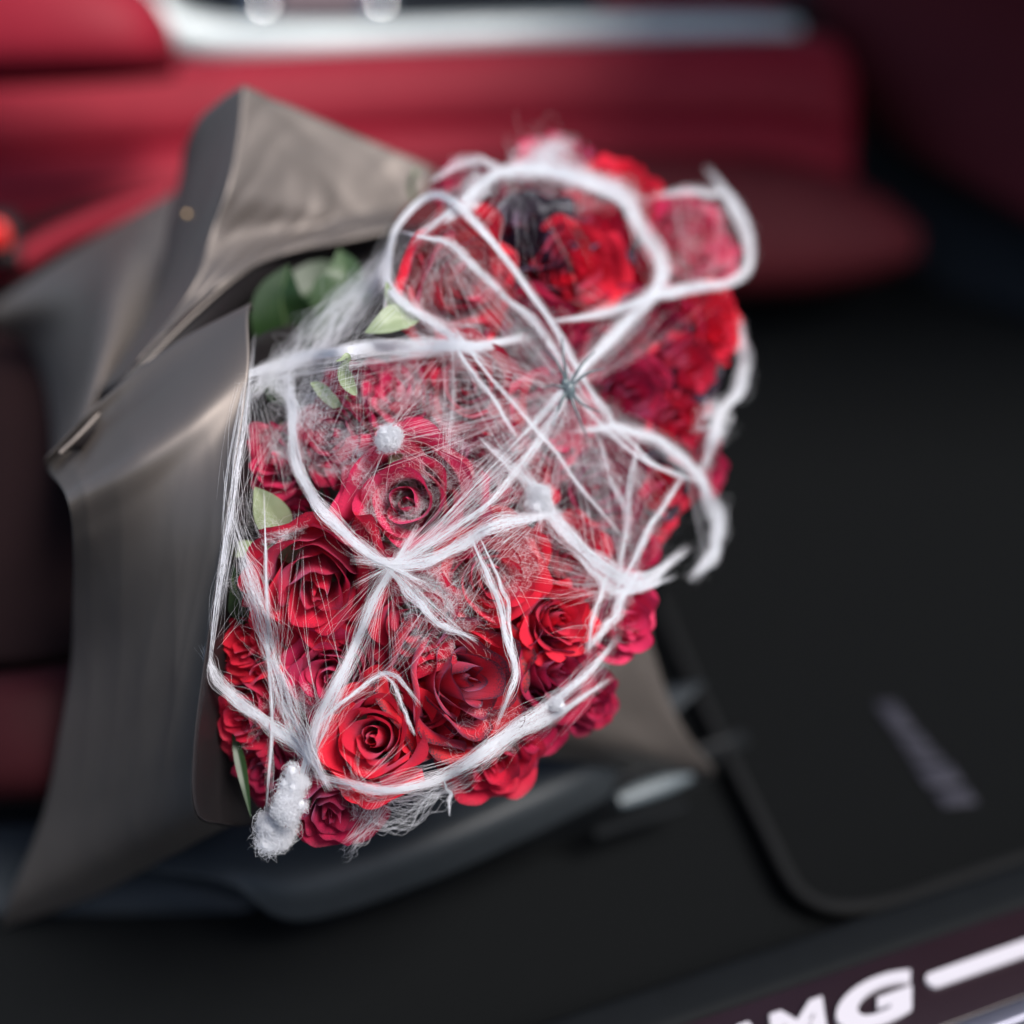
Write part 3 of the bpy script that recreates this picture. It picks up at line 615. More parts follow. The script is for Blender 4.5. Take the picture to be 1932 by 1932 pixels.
ROSES = [
 # x, y, r, axis right, axis up, kind, variant, label, dz, spin
 (893, 1285, 128, .45, .12, 'edged', 2, 'large rose with black edged petals spiralling in the lower middle', -.006, .4, .92),
 (700, 1392, 112, -.12, .25, 'bright', 1, 'wide open bright red rose directly above the lower web cord', -.008, 1.2),
 (596, 1120, 138, .02, -.28, 'red', 3, 'big red rose hanging open downwards left of the cord crossing', -.004, 2.4),
 (452, 1345, 84, -.35, -.1, 'red', 0, 'red rose with dusky petal rims tucked against the left paper edge', .012, .3),
 (780, 1178, 92, .1, .0, 'red', 1, 'red rose just below the crossing of the thick cords', .004, .9),
 (880, 728, 96, .1, .15, 'red', 5, 'red rose under fine crossing threads above the middle', .008, 2.0),
 (745, 735, 90, -.25, .25, 'pink', 4, 'broad petalled pinkish red rose behind the curled sepal', .022, 1.0),
 (622, 825, 88, -.15, .05, 'crimson', 4, 'small crimson rose inside the bend of the thick cord', .010, .2),
 (910, 865, 92, .1, .1, 'crimson', 1, 'crimson rose right of the round cotton tuft, threads across it', .012, 2.7),
 (765, 945, 128, -.05, .05, 'pink', 2, 'rose almost hidden by a dense net of threads below the cotton tuft', .0, 1.9),
 (512, 865, 78, -.5, .15, 'pink', 4, 'pinkish rose side on at the left beneath the white veil', .02, .7),
 (885, 520, 122, .30, .05, 'tinged', 3, 'long red and black rose framed by the looped cord near the top', -.012, .9, 1.15),
 (820, 560, 92, -.35, .1, 'red', 0, 'deep red rose with smooth outer petals beside the pale sepal', .02, .4),
 (1010, 420, 100, .2, .45, 'black', 0, 'nearly black rose at the top under a few thin threads', -.004, 1.5),
 (1085, 515, 98, .3, .0, 'bright', 5, 'bright red rose with ragged petals below the black rose', .0, 2.2),
 (1135, 440, 80, .3, .3, 'mixed', 2, 'red rose with black petals inside the upper cord loop', .004, .1),
 (880, 345, 72, -.2, .6, 'crimson', 4, 'blurred crimson rose leaning back at the top left of the bouquet', .02, .6),
 (1045, 290, 76, .1, .7, 'pink', 1, 'topmost rose of the bouquet, pink through white veil', .02, 1.6),
 (1190, 355, 84, .3, .5, 'bright', 0, 'bright red blurred rose right of the topmost veil', .01, .9),
 (1160, 430, 74, .3, .3, 'red', 5, 'red rose tucked behind the right side of the upper cord loop', .02, 2.9),
 (1320, 445, 96, .55, .3, 'pink', 3, 'pale red rose framed by the cord loop at the far upper right', -.01, 1.1),
 (1365, 605, 76, .7, .15, 'bright', 1, 'bright orange red rose on the right edge below the cord loop', -.02, .4),
 (1235, 625, 92, .45, .1, 'crimson', 2, 'dark crimson rose just under the right hand white cord', .0, 2.3),
 (1310, 700, 80, .6, .0, 'mixed', 0, 'red rose with black petals on the right side of the bouquet', -.01, .8),
 (1010, 640, 96, .15, .1, 'crimson', 5, 'crimson rose hidden behind the bundled cords above the spider', .018, 1.8),
 (1050, 800, 98, .2, .0, 'pink', 3, 'pinkish red rose directly under the plastic spider', .008, .2),
 (1200, 750, 88, .4, .0, 'crimson', 1, 'dark red rose right of the plastic spider', .004, 2.6),
 (1295, 810, 78, .55, -.1, 'red', 4, 'small red rose at the right rim above the arched cord', -.004, 1.3),
 (1135, 915, 96, .3, .0, 'crimson', 2, 'crimson rose veiled by the fan of pale threads below the spider', .006, .5),
 (1255, 935, 82, .5, -.1, 'mixed', 3, 'dark rose under the arched cord on the right rim', .0, 2.1),
 (990, 915, 78, .15, .0, 'red', 4, 'red rose just above the star shaped cotton knot', .014, 1.7),
 (935, 1090, 104, .15, -.05, 'bright', 0, 'bright layered rose between the knot and the black edged rose', .0, .6),
 (1065, 1170, 82, .3, .05, 'bright', 4, 'small orange red rose right of the black edged rose', -.004, 1.4),
 (1085, 1055, 86, .3, .0, 'red', 5, 'red rose below the slanting cord that leaves the cotton knot', .004, 2.8),
 (1060, 1270, 92, .45, -.1, 'crimson', 1, 'deep crimson rose side on above the lower right cord', .002, .9),
 (1190, 1170, 68, .6, -.1, 'pink', 2, 'blurred pinkish rose at the lower right rim by the paper', -.004, .3),
 (935, 1445, 92, .2, -.55, 'red', 0, 'blurred red rose hanging below the lower web cord', .02, 1.1),
 (628, 1540, 88, .0, -.35, 'crimson', 5, 'lowest crimson rose beside the big cotton tuft', .0, 2.0),
 (500, 1465, 78, -.25, -.3, 'crimson', 4, 'dark crimson rose in the shade left of the big cotton tuft', .024, .2),
 (458, 1205, 80, -.45, .15, 'bright', 1, 'bright red rose half behind the left paper edge', .016, 1.5),
 (620, 1280, 92, .0, .1, 'pink', 3, 'rosy red rose under the diagonal cord in the lower left', .012, .8),
 (800, 1345, 74, .25, .1, 'bright', 4, 'rose with one tall bright petal between two open roses', .012, 2.5),
 (1175, 1045, 72, .5, .0, 'crimson', 0, 'crimson rose near the blurred cord junction at the right', .008, 1.9),
 (1120, 1330, 66, .5, -.4, 'crimson', 3, 'lowest right crimson rose in front of the paper flap', .02, .4),
 (1330, 880, 58, .7, -.1, 'crimson', 5, 'blurred crimson rose beside the thick hanging cord at right', .004, 1.0),
 (660, 1190, 70, .1, .1, 'crimson', 1, 'crimson rose filling the gap under the cord crossing', .03, 2.2),
 (560, 1400, 80, -.1, -.1, 'crimson', 2, 'crimson rose behind the cord knot above the big tuft', .03, 1.2),
 (700, 860, 70, .0, .1, 'crimson', 0, 'crimson rose deep behind the round cotton tuft', .035, .6),
 (1000, 1370, 70, .3, -.3, 'crimson', 2, 'crimson rose partly covered by the lower cord', .02, 1.7),
 (950, 770, 84, .1, .1, 'crimson', 1, 'crimson rose deep between the crossing threads left of the spider', .03, .7),
 (1110, 690, 86, .3, .2, 'crimson', 5, 'crimson rose deep behind the cord that rises right of the spider', .025, 1.3),
 (1245, 500, 76, .4, .2, 'red', 2, 'red rose in the gap right of the upper cord loop', .02, .2),
 (965, 430, 84, .1, .3, 'mixed', 3, 'dark petalled rose between the long rose and the black rose', .02, 2.2),
 (850, 1020, 80, .1, -.1, 'crimson', 2, 'crimson rose sunk below the thick cord left of the cotton knot', .03, 1.9),
 (1195, 850, 78, .4, .0, 'crimson', 3, 'crimson rose in the shadow under the arched cord', .02, .1),
 (660, 740, 70, -.3, .3, 'crimson', 5, 'crimson rose under the wide cord next to the curled sepal', .035, 1.4),
 (1100, 360, 76, .2, .5, 'red', 2, 'red rose right below the topmost rose', .02, 1.8),
 (530, 1260, 72, -.2, .0, 'crimson', 1, 'crimson rose behind the loose slanting cord at the lower left', .03, 2.6),
 (950, 1190, 80, .2, .0, 'crimson', 0, 'crimson rose in the gap above the black edged rose', .03, 2.6),
 (560, 980, 74, -.2, .0, 'crimson', 3, 'dark rose left of the thick cord above the hanging rose', .04, 1.7),
]
roots = []
for q in ROSES:
    x, y, rp, ax, ay, kind, var, lab, dz, spin = q[:10]; sq = q[10] if len(q) > 10 else 1.0
    roots.append(rose(x, y, rp, ax, ay, kind, var, lab, dz, spin, sq, sepals=3 if x < 850 else 0))

# leaves and large sepals (parts of the rose they grow from)
def leaf(name, pts, width, m, owner, droop=0.1, serr=0.0, facing=(0, 0.3, 1)):
    """pts: midrib (x, y, d); width in px"""
    n = 26; W = 9
    c = uniform_catmull(np.array(pts, float), n); mid = P(c[:, 0], c[:, 1], c[:, 2])
    t = np.gradient(mid, axis=0); t /= np.linalg.norm(t, axis=1, keepdims=True)
    f = np.array(cdir(*facing)); side = np.cross(t, f); side /= np.linalg.norm(side, axis=1, keepdims=True)
    nr = np.cross(side, t)
    k = np.linspace(0, 1, n); w = width*c[:, 2]/F*np.sin(math.pi*np.clip(k*0.96+0.04, 0, 1))**0.85*(1.15-0.45*k)
    w *= 1+serr*np.abs(np.sin(k*40))
    s = np.linspace(-1, 1, W)
    v = mid[:, None]+side[:, None]*(w[:, None]*s[None])[..., None]-nr[:, None]*(w[:, None]*(droop-np.abs(s)[None]*0.35))[..., None]
    me = mesh_np(name, v, grid_faces(n, W), m)
    o = link(name, me, owner)
    if name == 'leaf' and width > 20:
        rm_ = mat('leaf_midrib', (0.10, 0.15, 0.06), 0.5)
        tube('midrib', (mid-nr*w[:, None]*(droop)-nr*0.0001)[::5], np.linspace(0.0009, 0.0003, len(mid[::5])), rm_, o, sides=6, n=20)
    return o
def owner(x, y):
    return min(zip(ROSES, roots), key=lambda q: (q[0][0]-x)**2+(q[0][1]-y)**2)[1]
LV = [
 ('leaf', [(560, 700, 1.08), (540, 620, 1.06), (530, 560, 1.05), (545, 500, 1.05)], 62, M_LEAF, 0.06),
 ('leaf', [(600, 640, 1.06), (630, 570, 1.05), (650, 520, 1.05), (640, 470, 1.06)], 48, leaf_mat('leaf_mid_green', (0.045, 0.085, 0.035), (0.08, 0.13, 0.06)), 0.06),
 ('leaf', [(700, 560, 1.1), (620, 540, 1.09), (560, 560, 1.08), (500, 600, 1.07)], 50, M_LEAF, 0.06),
 ('leaf', [(540, 760, .97), (520, 740, .96), (500, 728, .955), (472, 740, .955)], 22, M_LEAF, 0.05),
 ('leaf', [(470, 1180, .93), (455, 1140, .925), (440, 1100, .922), (428, 1050, .92)], 28, M_LEAF, 0.05),
 ('leaf', [(440, 1380, .93), (452, 1430, .925), (462, 1480, .92), (474, 1545, .918)], 11, M_LEAF, 0.0),
 ('leaf', [(780, 380, 1.12), (776, 350, 1.11), (782, 330, 1.1), (788, 316, 1.1)], 8, M_SEPAL, 0.0),
 ('leaf', [(700, 880, .96), (670, 900, .95), (620, 960, .95), (590, 1010, .955)], 40, M_LEAF, 0.0),
 ('sepal', [(790, 600, .95), (755, 600, .945), (725, 612, .94), (688, 628, .94)], 30, M_SEPAL, 0.0),
 ('sepal', [(770, 570, .96), (752, 580, .955), (738, 560, .952), (728, 530, .95)], 16, M_SEPAL, 0.0),
 ('sepal', [(535, 1010, .935), (520, 985, .93), (500, 950, .925), (480, 918, .92)], 36, M_SEPAL, 0.0),
 ('sepal', [(490, 1030, .935), (465, 1035, .93), (440, 1040, .928), (415, 1045, .925)], 17, M_SEPAL, 0.0),
 ('sepal', [(672, 745, .915), (655, 720, .91), (650, 695, .905), (662, 672, .90)], 15, M_SEPAL, 0.0),
 ('sepal', [(662, 680, .903), (655, 670, .90), (645, 678, .899), (632, 682, .899)], 5, M_SEPAL, 0.0),
 ('sepal', [(650, 780, .93), (620, 750, .93), (600, 730, .93), (585, 722, .93)], 14, M_SEPAL, 0.0),
]
for nm, pts, w, m, se in LV:
    leaf(nm, pts, w, m, owner(pts[0][0], pts[0][1]), serr=se)

GX = np.arange(360, 1461, 8.0); GY = np.arange(200, 1661, 8.0)
def measure():
    bpy.context.view_layer.update(); dg = bpy.context.evaluated_depsgraph_get()
    G = np.empty((len(GY), len(GX))); o = Vector(CAM)
    for j, y in enumerate(GY):
        for i, x in enumerate(GX):
            r = Vector((x-966)/F*cx-(y-966)/F*cy-cz); k = r.length
            hit, loc, *_ = scene.ray_cast(dg, o, r/k, distance=2.0)
            base_d = float(D(x, y)); d = (loc-o).length/k if hit else 9
            G[j, i] = min(d, base_d+0.022); G[j, i] = max(G[j, i], base_d-0.06)
    return G
def minf(G, n):
    for _ in range(n):
        Q = np.pad(G, 1, mode='edge'); G = np.minimum.reduce([Q[1:-1, 1:-1], Q[:-2, 1:-1], Q[2:, 1:-1], Q[1:-1, :-2], Q[1:-1, 2:]])
    return G
def blur(G, n):
    for _ in range(n):
        Q = np.pad(G, 1, mode='edge'); G = (Q[1:-1, 1:-1]*2+Q[:-2, 1:-1]+Q[2:, 1:-1]+Q[1:-1, :-2]+Q[1:-1, 2:])/6
    return G
G0 = measure(); G_NET = blur(minf(G0, 1), 7); G_TAUT = blur(minf(G0, 3), 10)
def lookup(G, x, y):
    fx = np.clip((x-GX[0])/8, 0, len(GX)-1.001); fy = np.clip((y-GY[0])/8, 0, len(GY)-1.001); i = fx.astype(int); j = fy.astype(int); u = fx-i; v = fy-j
    return G[j, i]*(1-u)*(1-v)+G[j, i+1]*u*(1-v)+G[j+1, i]*(1-u)*v+G[j+1, i+1]*u*v
# ------------------------------------------------------------------ plastic spider caught in the web
sp_d = float(lookup(G_TAUT, np.array(1072.), np.array(735.)))-0.0035
sp = tag(empty('toy_spider', P(1072, 735, sp_d)), 'small dark grey plastic spider caught in the web threads', 'spider')
ball('body', P(1074, 738, sp_d), 0.0045, M_SPIDER, sp, (1, 1, 1.5))
ball('head', P(1066, 722, sp_d-.001), 0.003, M_SPIDER, sp)
for (dx, dy, ex_, ey_) in [(-18, -45, -45, -75), (-8, -55, -12, -95), (22, -40, 50, -70), (35, -28, 70, -38), (-22, -6, -42, -4), (-12, 22, -30, 70), (25, 28, 60, 45), (14, 40, 35, 90)]:
    tube('leg', [P(1072, 733, sp_d), P(1072+dx, 733+dy, sp_d-.005), P(1072+ex_, 733+ey_, sp_d+.001)], [0.0012, 0.0009, 0.0005], M_SPIDER, sp, sides=6, n=12)

# ------------------------------------------------------------------ cobweb
web = tag(empty('cobweb', P(740, 1060, float(D(740, 1060)))), 'white stretchy cobweb of cords and fine threads draped over the roses', 'cobweb')
def fibres(name, paths, rad, parent, m=M_WEB, kind=None):
    """paths (n, m, 3) world, rad (n,)"""
    paths = np.asarray(paths); n, k, _ = paths.shape; rad = np.broadcast_to(np.asarray(rad, float), (n,))
    t = np.gradient(paths, axis=1); t /= np.linalg.norm(t, axis=2, keepdims=True)+1e-12
    a = np.cross(t, np.array(cz)[None, None]+0.01); a /= np.linalg.norm(a, axis=2, keepdims=True)+1e-12
    b = np.cross(t, a); th = np.array([0.5, 0.5+2.0944, 0.5+4.18879])
    g_ = np.linspace(0, 1, k); r = rad[:, None, None, None]*np.clip(np.sin(math.pi*g_)*2.4, 0.18, 1)[None, :, None, None]
    v = paths[:, :, None]+r*(a[:, :, None]*np.cos(th)[None, None, :, None]+b[:, :, None]*np.sin(th)[None, None, :, None])
    base_f = grid_faces(k, 3, True)
    f = (base_f[None]+(np.arange(n)*k*3)[:, None, None]).reshape(-1, 4)
    o = link(name, mesh_np(name, v.reshape(-1, 3), f, m), parent)
    if kind: o['kind'] = kind
    return o
def smooth_noise(n, k, lo, r=rng):
    """n smooth random curves of k samples with lo control values"""
    c = r.normal(size=(lo, n)); return uniform_catmull(c, k).T
def px_paths(xy, off, extra):
    x = np.asarray(xy[..., 0], float); y = np.asarray(xy[..., 1], float)
    return P(x, y, lookup(G_TAUT if off > 0.008 else G_NET, x, y)-(0.003 if off > 0.008 else 0.0015)+extra*0.6)
def cord(pts, width, n, loose=0.5, rad=0.00008, off=0.012, k=22, ends=0.9, halo=0.2, arc=0.0):
    """bundle of fibres following a cord; pts (x, y) or (x, y, extra distance)"""
    width = width*(0.76 if width < 40 else 0.9)
    p = np.array([q if len(q) == 3 else (q[0], q[1], 0.0) for q in pts], float)
    c = catmull(p, k); c[:, :2] += (smooth_noise(2, k, 7)*2.4+smooth_noise(2, k, 12)*0.9).T*np.sin(math.pi*np.linspace(0, 1, k))[:, None]
    t = np.gradient(c[:, :2], axis=0); t /= np.linalg.norm(t, axis=1, keepdims=True); nn = np.stack([-t[:, 1], t[:, 0]], -1)
    g = np.linspace(0, 1, k)
    ne = 4
    c = np.concatenate([c[:1]+(c[:1]-c[2:3])*0.5*np.arange(ne, 0, -1)[:, None], c, c[-1:]+(c[-1:]-c[-3:-2])*0.5*np.arange(1, ne+1)[:, None]])
    nn = np.concatenate([np.repeat(nn[:1], ne, 0), nn, np.repeat(nn[-1:], ne, 0)])
    k0 = k; k = k+2*ne; g = np.linspace(0, 1, k); gc = np.clip((np.arange(k)-ne)/(k0-1), 0, 1)
    wv = width*(1+0.20*np.sin(gc*9+len(pts))+0.12*np.sin(gc*23+width))*(0.55+0.45*np.sin(math.pi*gc)**0.6)
    wv[:ne] *= 1+0.5*np.arange(ne, 0, -1)/ne; wv[-ne:] *= 1+0.5*np.arange(1, ne+1)/ne
    u = rng.normal(size=n)*0.36
    wander = u[:, None]*(1-loose*0.6)+smooth_noise(n, k, 6)*0.26*loose+smooth_noise(n, k, 16)*0.05+smooth_noise(n, k, 14)*0.06
    is_halo = rng.random(n) < halo; nh = is_halo.sum()
    wander[is_halo] += smooth_noise(nh, k, 10)*0.45+smooth_noise(nh, k, 22)*0.16
    lat = wander*wv[None]
    dep = (rng.normal(size=n)[:, None]*0.3+smooth_noise(n, k, 6)*0.15)*width*0.45/F*0.9
    # each fibre covers its own stretch of the cord
    a0 = np.abs(rng.normal(0.05, 0.13, n)); a1 = 1-np.abs(rng.normal(0.05, 0.13, n))
    a0 = np.clip(a0, 0, .6); a1 = np.clip(a1, .65, 1); short = rng.random(n) < 0.3
    mid = rng.random(n); a0 = np.where(short, np.clip(mid-0.25, 0, 1), np.clip(a0, 0, 1)); a1 = np.where(short, np.clip(mid+0.25, 0, 1), a1)
    gi = (a0[:, None]+(a1-a0)[:, None]*g[None])*(k-1)
    i0 = np.clip(gi.astype(int), 0, k-2); fr = gi-i0
    def samp(arr):
        return arr[i0]*(1-fr)[..., None]+arr[i0+1]*fr[..., None]
    cc = samp(c); ns = samp(nn)
    rows = np.arange(n)[:, None]
    l = lat[rows, i0]*(1-fr)+lat[rows, i0+1]*fr; dp = dep[rows, i0]*(1-fr)+dep[rows, i0+1]*fr
    xy = cc[..., :2]+ns*l[..., None]
    sag = -arc*np.sin(math.pi*g)[None]
    return px_paths(xy, off, cc[..., 2]+dp+sag), rad*rng.uniform(0.6, 1.6, n)*np.where(is_halo, 0.65, 1.0)
CORDS = [
 # points, width px, fibres, looseness
 ([(548, 752), (552, 800), (556, 860), (575, 910), (612, 965), (655, 1012), (700, 1048), (745, 1072)], 26, 420, .25),
 ([(720, 1062), (770, 1066), (820, 1055), (880, 1022), (940, 990), (985, 980), (1012, 975)], 28, 420, .3),
 ([(1010, 925), (1035, 965), (1075, 1010), (1130, 1060), (1185, 1095), (1225, 1092), (1255, 1070)], 34, 460, .45),
 ([(745, 1062), (715, 1110), (690, 1165), (655, 1240), (625, 1305), (600, 1355), (580, 1420), (565, 1480)], 20, 330, .3),
 ([(735, 1075), (765, 1110), (800, 1155), (835, 1180), (870, 1196)], 18, 190, .6),
 ([(402, 1262, .012), (415, 1290, .006), (455, 1330), (505, 1362), (550, 1395), (590, 1432), (600, 1450)], 25, 360, .35),
 ([(455, 1040), (475, 1110), (498, 1180), (520, 1270), (545, 1340), (580, 1415)], 40, 340, .9),
 ([(472, 705, .02), (520, 690, .015), (580, 672, .008), (650, 658), (740, 655), (830, 652), (890, 655), (950, 645, .01)], 30, 560, .6),
 ([(815, 452), (850, 462), (900, 510), (950, 560), (1000, 600), (1040, 650), (1075, 705)], 15, 230, .4),
 ([(735, 500, .01), (740, 445, .008), (775, 395, .002), (820, 366, -.005), (862, 385, -.01), (905, 432, -.012), (950, 490, -.012), (1000, 555, -.01), (1045, 615, -.006), (1080, 680), (1095, 705)], 15, 300, .25),
 ([(735, 470, .01), (728, 515, .01), (742, 550, .008), (790, 590, .004), (850, 630), (885, 660)], 22, 300, .6),
 ([(1075, 602, -.006), (1120, 594, -.006), (1180, 580, -.004), (1240, 560), (1290, 548), (1330, 545)], 19, 300, .2),
 ([(1265, 545), (1320, 540, -.004), (1375, 532, -.008), (1410, 500, -.01), (1412, 455, -.01), (1395, 400, -.008), (1365, 358, -.005)], 22, 300, .4),
 ([(1065, 735), (1095, 700), (1130, 665), (1170, 622), (1205, 580), (1240, 540), (1250, 500), (1235, 460), (1205, 430), (1196, 395), (1170, 368), (1120, 350), (1060, 330), (990, 318), (930, 330), (880, 372)], 30, 520, .5),
 ([(1250, 368), (1290, 362), (1340, 362), (1370, 372), (1390, 420)], 20, 190, .4),
 ([(960, 330), (990, 315), (1020, 300), (1040, 280), (1070, 275)], 60, 380, .9),
 ([(1000, 320), (1060, 318), (1110, 335), (1160, 350), (1200, 372)], 40, 330, .8),
 ([(830, 330), (870, 308), (915, 305), (950, 322)], 26, 200, .8),
 ([(940, 325), (905, 355), (875, 385), (850, 410)], 32, 260, .5),
 ([(1120, 810), (1165, 806), (1210, 820), (1255, 840), (1295, 872), (1320, 900), (1330, 930)], 24, 320, .5),
 ([(1325, 905, -.004), (1342, 950, -.01), (1358, 1000, -.012), (1345, 1040, -.01), (1322, 1072, -.01)], 34, 380, .4),
 ([(1402, 640, -.01), (1404, 690, -.012), (1392, 740, -.014), (1365, 775, -.012), (1345, 820, -.01), (1335, 860)], 32, 360, .5),
 ([(1340, 760, -.01), (1350, 790, -.01), (1352, 830, -.01)], 50, 200, .7),
 ([(665, 1480, .004), (710, 1490), (765, 1488), (830, 1466), (890, 1436), (950, 1402), (1010, 1370), (1055, 1345), (1085, 1325)], 26, 380, .5),
 ([(900, 1420), (970, 1375), (1040, 1325), (1100, 1280), (1140, 1235)], 26, 240, .7),
 ([(905, 1050), (925, 1095), (945, 1150), (958, 1205), (972, 1250), (972, 1280), (955, 1325)], 16, 230, .5),
 ([(920, 1045), (945, 1100), (960, 1160), (968, 1240)], 7, 70, .5),
 ([(1195, 1095), (1172, 1135), (1145, 1180), (1118, 1215)], 22, 210, .5),
 ([(1150, 1080), (1135, 1120), (1118, 1170), (1112, 1210)], 14, 120, .6),
 ([(1180, 1085), (1205, 1040), (1235, 985), (1272, 925)], 14, 160, .4),
 ([(1100, 1060), (1150, 1110), (1200, 1112), (1250, 1095)], 22, 160, .7),
 ([(850, 640), (880, 690), (925, 745), (960, 800)], 12, 140, .5),
 ([(880, 650), (930, 720), (1000, 800), (1080, 900), (1130, 960)], 9, 110, .7),
 ([(470, 715, .01), (462, 800, .004), (448, 900), (430, 1010), (412, 1120), (402, 1200)], 20, 110, .9),
 ([(500, 1010), (505, 1120), (508, 1260), (512, 1380), (504, 1500)], 7, 90, .5),
 ([(1075, 735), (1020, 830), (960, 905), (880, 980), (790, 1040), (740, 1068)], 22, 200, 1.0),
 ([(1080, 735), (1130, 800), (1200, 860), (1290, 900)], 14, 120, .9),
 ([(1090, 700), (1150, 790), (1215, 860), (1260, 890)], 12, 90, .8),
 ([(1200, 850), (1185, 930), (1180, 1000), (1170, 1080)], 20, 120, .8),
 ([(1130, 830), (1150, 900), (1180, 960)], 26, 110, .9),
 ([(740, 1080), (690, 1150), (640, 1290), (600, 1400)], 30, 90, 1.0),
 ([(930, 850), (985, 900), (1020, 940), (1020, 985)], 26, 120, .8),
 ([(500, 715, .01), (560, 680, .01), (600, 620, .03), (660, 560, .04), (720, 500, .03)], 60, 260, 1.0),
 ([(600, 660, .01), (650, 600, .03), (700, 540, .04), (735, 470, .03)], 46, 220, 1.0),
 ([(480, 740, .01), (510, 715, .01), (545, 745, .0), (560, 790)], 44, 260, .9),
 ([(770, 1300), (740, 1270), (690, 1290), (640, 1330), (605, 1360)], 12, 130, .9),
 ([(725, 1275), (745, 1300), (760, 1335), (775, 1370)], 10, 100, .8),
 ([(840, 1480, .0), (846, 1500, .0), (848, 1530, .0)], 9, 90, .5),
]
for pts, w, n, lo in CORDS:
    pth, rd = cord(pts, w, int(n*(0.40 if lo < 0.75 else 0.30)), lo)
    fibres('strand', pth, rd, web)

# cotton tufts: clumped white wadding with fuzz
def tuft(x, y, r, stretch, n, name='cotton_tuft', off=0.016, seed=0):
    c = P(x, y, float(lookup(G_TAUT, np.array(float(x)), np.array(float(y))))-r*0.55*0.9/F); rm = r*float(D(x, y))/F; r_ = np.random.default_rng(seed)
    from mathutils import noise
    bm = bmesh.new(); cen = []
    for q in range(14):
        o_ = r_.normal(size=3)*0.30; o_ = o_[0]*cx*stretch[0]+o_[1]*cy*stretch[2]+o_[2]*cz*0.5*stretch[1]
        rad = r_.uniform(0.26, 0.42); cen.append((o_, rad))
        b2 = bmesh.ops.create_icosphere(bm, subdivisions=3, radius=1)
        for v_ in b2['verts']:
            k_ = 1+0.55*noise.noise(v_.co*2.1+Vector((seed+q, 0, 0)))+0.22*noise.noise(v_.co*6.5+Vector((seed, q, 0)))
            v_.co = Vector((v_.co*rad*k_)[:])*rm+Vector(o_*rm)
    me = bpy.data.meshes.new(name); bm.to_mesh(me); bm.free(); me.materials.append(M_COTTON)
    for p in me.polygons: p.use_smooth = True
    o = bpy.data.objects.new(name, me); COL.objects.link(o); o.location = Vector(c); put(o, web)
    md = o.modifiers.new('merge', 'REMESH'); md.mode = 'VOXEL'; md.voxel_size = rm*0.07; md.use_smooth_shade = True
    md = o.modifiers.new('soften', 'SMOOTH'); md.iterations = 3; md.factor = 0.6
    n = int(n*2.2); k = 10; ci = r_.integers(0, 14, n); C = np.array([q[0] for q in cen])[ci]; Rd = np.array([q[1] for q in cen])[ci]
    dirs = r_.normal(size=(n, 3)); dirs /= np.linalg.norm(dirs, axis=1, keepdims=True)
    st = c+(C+dirs*Rd[:, None]*0.95)*rm
    wig = np.stack([smooth_noise(n, k, 6) for _ in range(3)], -1)*rm*0.14+np.stack([smooth_noise(n, k, 4) for _ in range(3)], -1)*rm*0.16
    tang = np.cross(dirs, r_.normal(size=(n, 3))); tang /= np.linalg.norm(tang, axis=1, keepdims=True)
    pth = st[:, None]+wig+tang[:, None]*np.linspace(-.5, .5, k)[None, :, None]*rm*0.8+dirs[:, None]*(np.linspace(-1, 1, k)**2*-0.12+0.1)[None, :, None]*rm
    f = fibres('fuzz', pth, 0.000065*rng.uniform(.6, 1.6, n), o); f['kind'] = 'stuff'
    return o
tuft(524, 1568, 38, (0.85, 0.9, 1.25), 1500, seed=2)
tuft(542, 1525, 32, (0.8, 0.8, 1.4), 1000, seed=6)
tuft(556, 1490, 24, (0.8, 0.8, 1.5), 700, seed=3)
tuft(572, 1472, 13, (1.0, 0.8, 0.9), 400, seed=4)
tuft(734, 828, 25, (1.05, .8, .9), 900, seed=5)
tuft(1018, 945, 27, (0.75, .7, 1.2), 900, seed=8)
tuft(1050, 1328, 16, (1.3, .7, .7), 400, seed=9)

# fine threads: straight pulls between hubs, and crinkled fluff
poly_b = np.array([(478, 715), (545, 690), (730, 520), (735, 420), (830, 330), (990, 300), (1040, 262), (1200, 330), (1380, 380), (1410, 560), (1380, 760), (1330, 920), (1270, 1010), (1200, 1130), (1180, 1230), (1020, 1400), (850, 1500), (690, 1590), (560, 1590), (470, 1500), (385, 1380), (400, 1200), (440, 940)], float)
def inside(x, y):
    n = len(poly_b); c = np.zeros(x.shape, bool)
    for i in range(n):
        x0, y0 = poly_b[i]; x1, y1 = poly_b[(i+1) % n]
        cond = ((y0 > y) != (y1 > y)) & (x < (x1-x0)*(y-y0)/(y1-y0+1e-9)+x0)
        c ^= cond
    return c
def pull_bundle(a, b, n, s0, s1, rad=0.000052, k=12, wob=2.6):
    """n long straight threads pulled from a (spread s0) to b (spread s1)"""
    a = np.array(a, float); b = np.array(b, float); u = rng.normal(size=n); d = b-a; nn = np.array([-d[1], d[0]])/np.linalg.norm(d)
    s = a+nn*(u*s0)[:, None]+d*rng.uniform(-.15, .15, n)[:, None]*(rng.random(n) < .5)[:, None]; e = b+nn*(u*s1+rng.normal(size=n)*s1*0.5)[:, None]-d*(rng.uniform(-.3, .25, n))[:, None]
    g = np.linspace(0, 1, k)
    xy = s[:, None]+(e-s)[:, None]*g[None, :, None]+nn*(smooth_noise(n, k, 4)*wob)[..., None]+nn*(np.sin(math.pi*g)*rng.normal()*6)[None, :, None]
    return px_paths(xy, 0.010, rng.normal(0, .002, n)[:, None]*np.ones(k)), rad*rng.uniform(.5, 1.8, n)
allp, allr = [], []
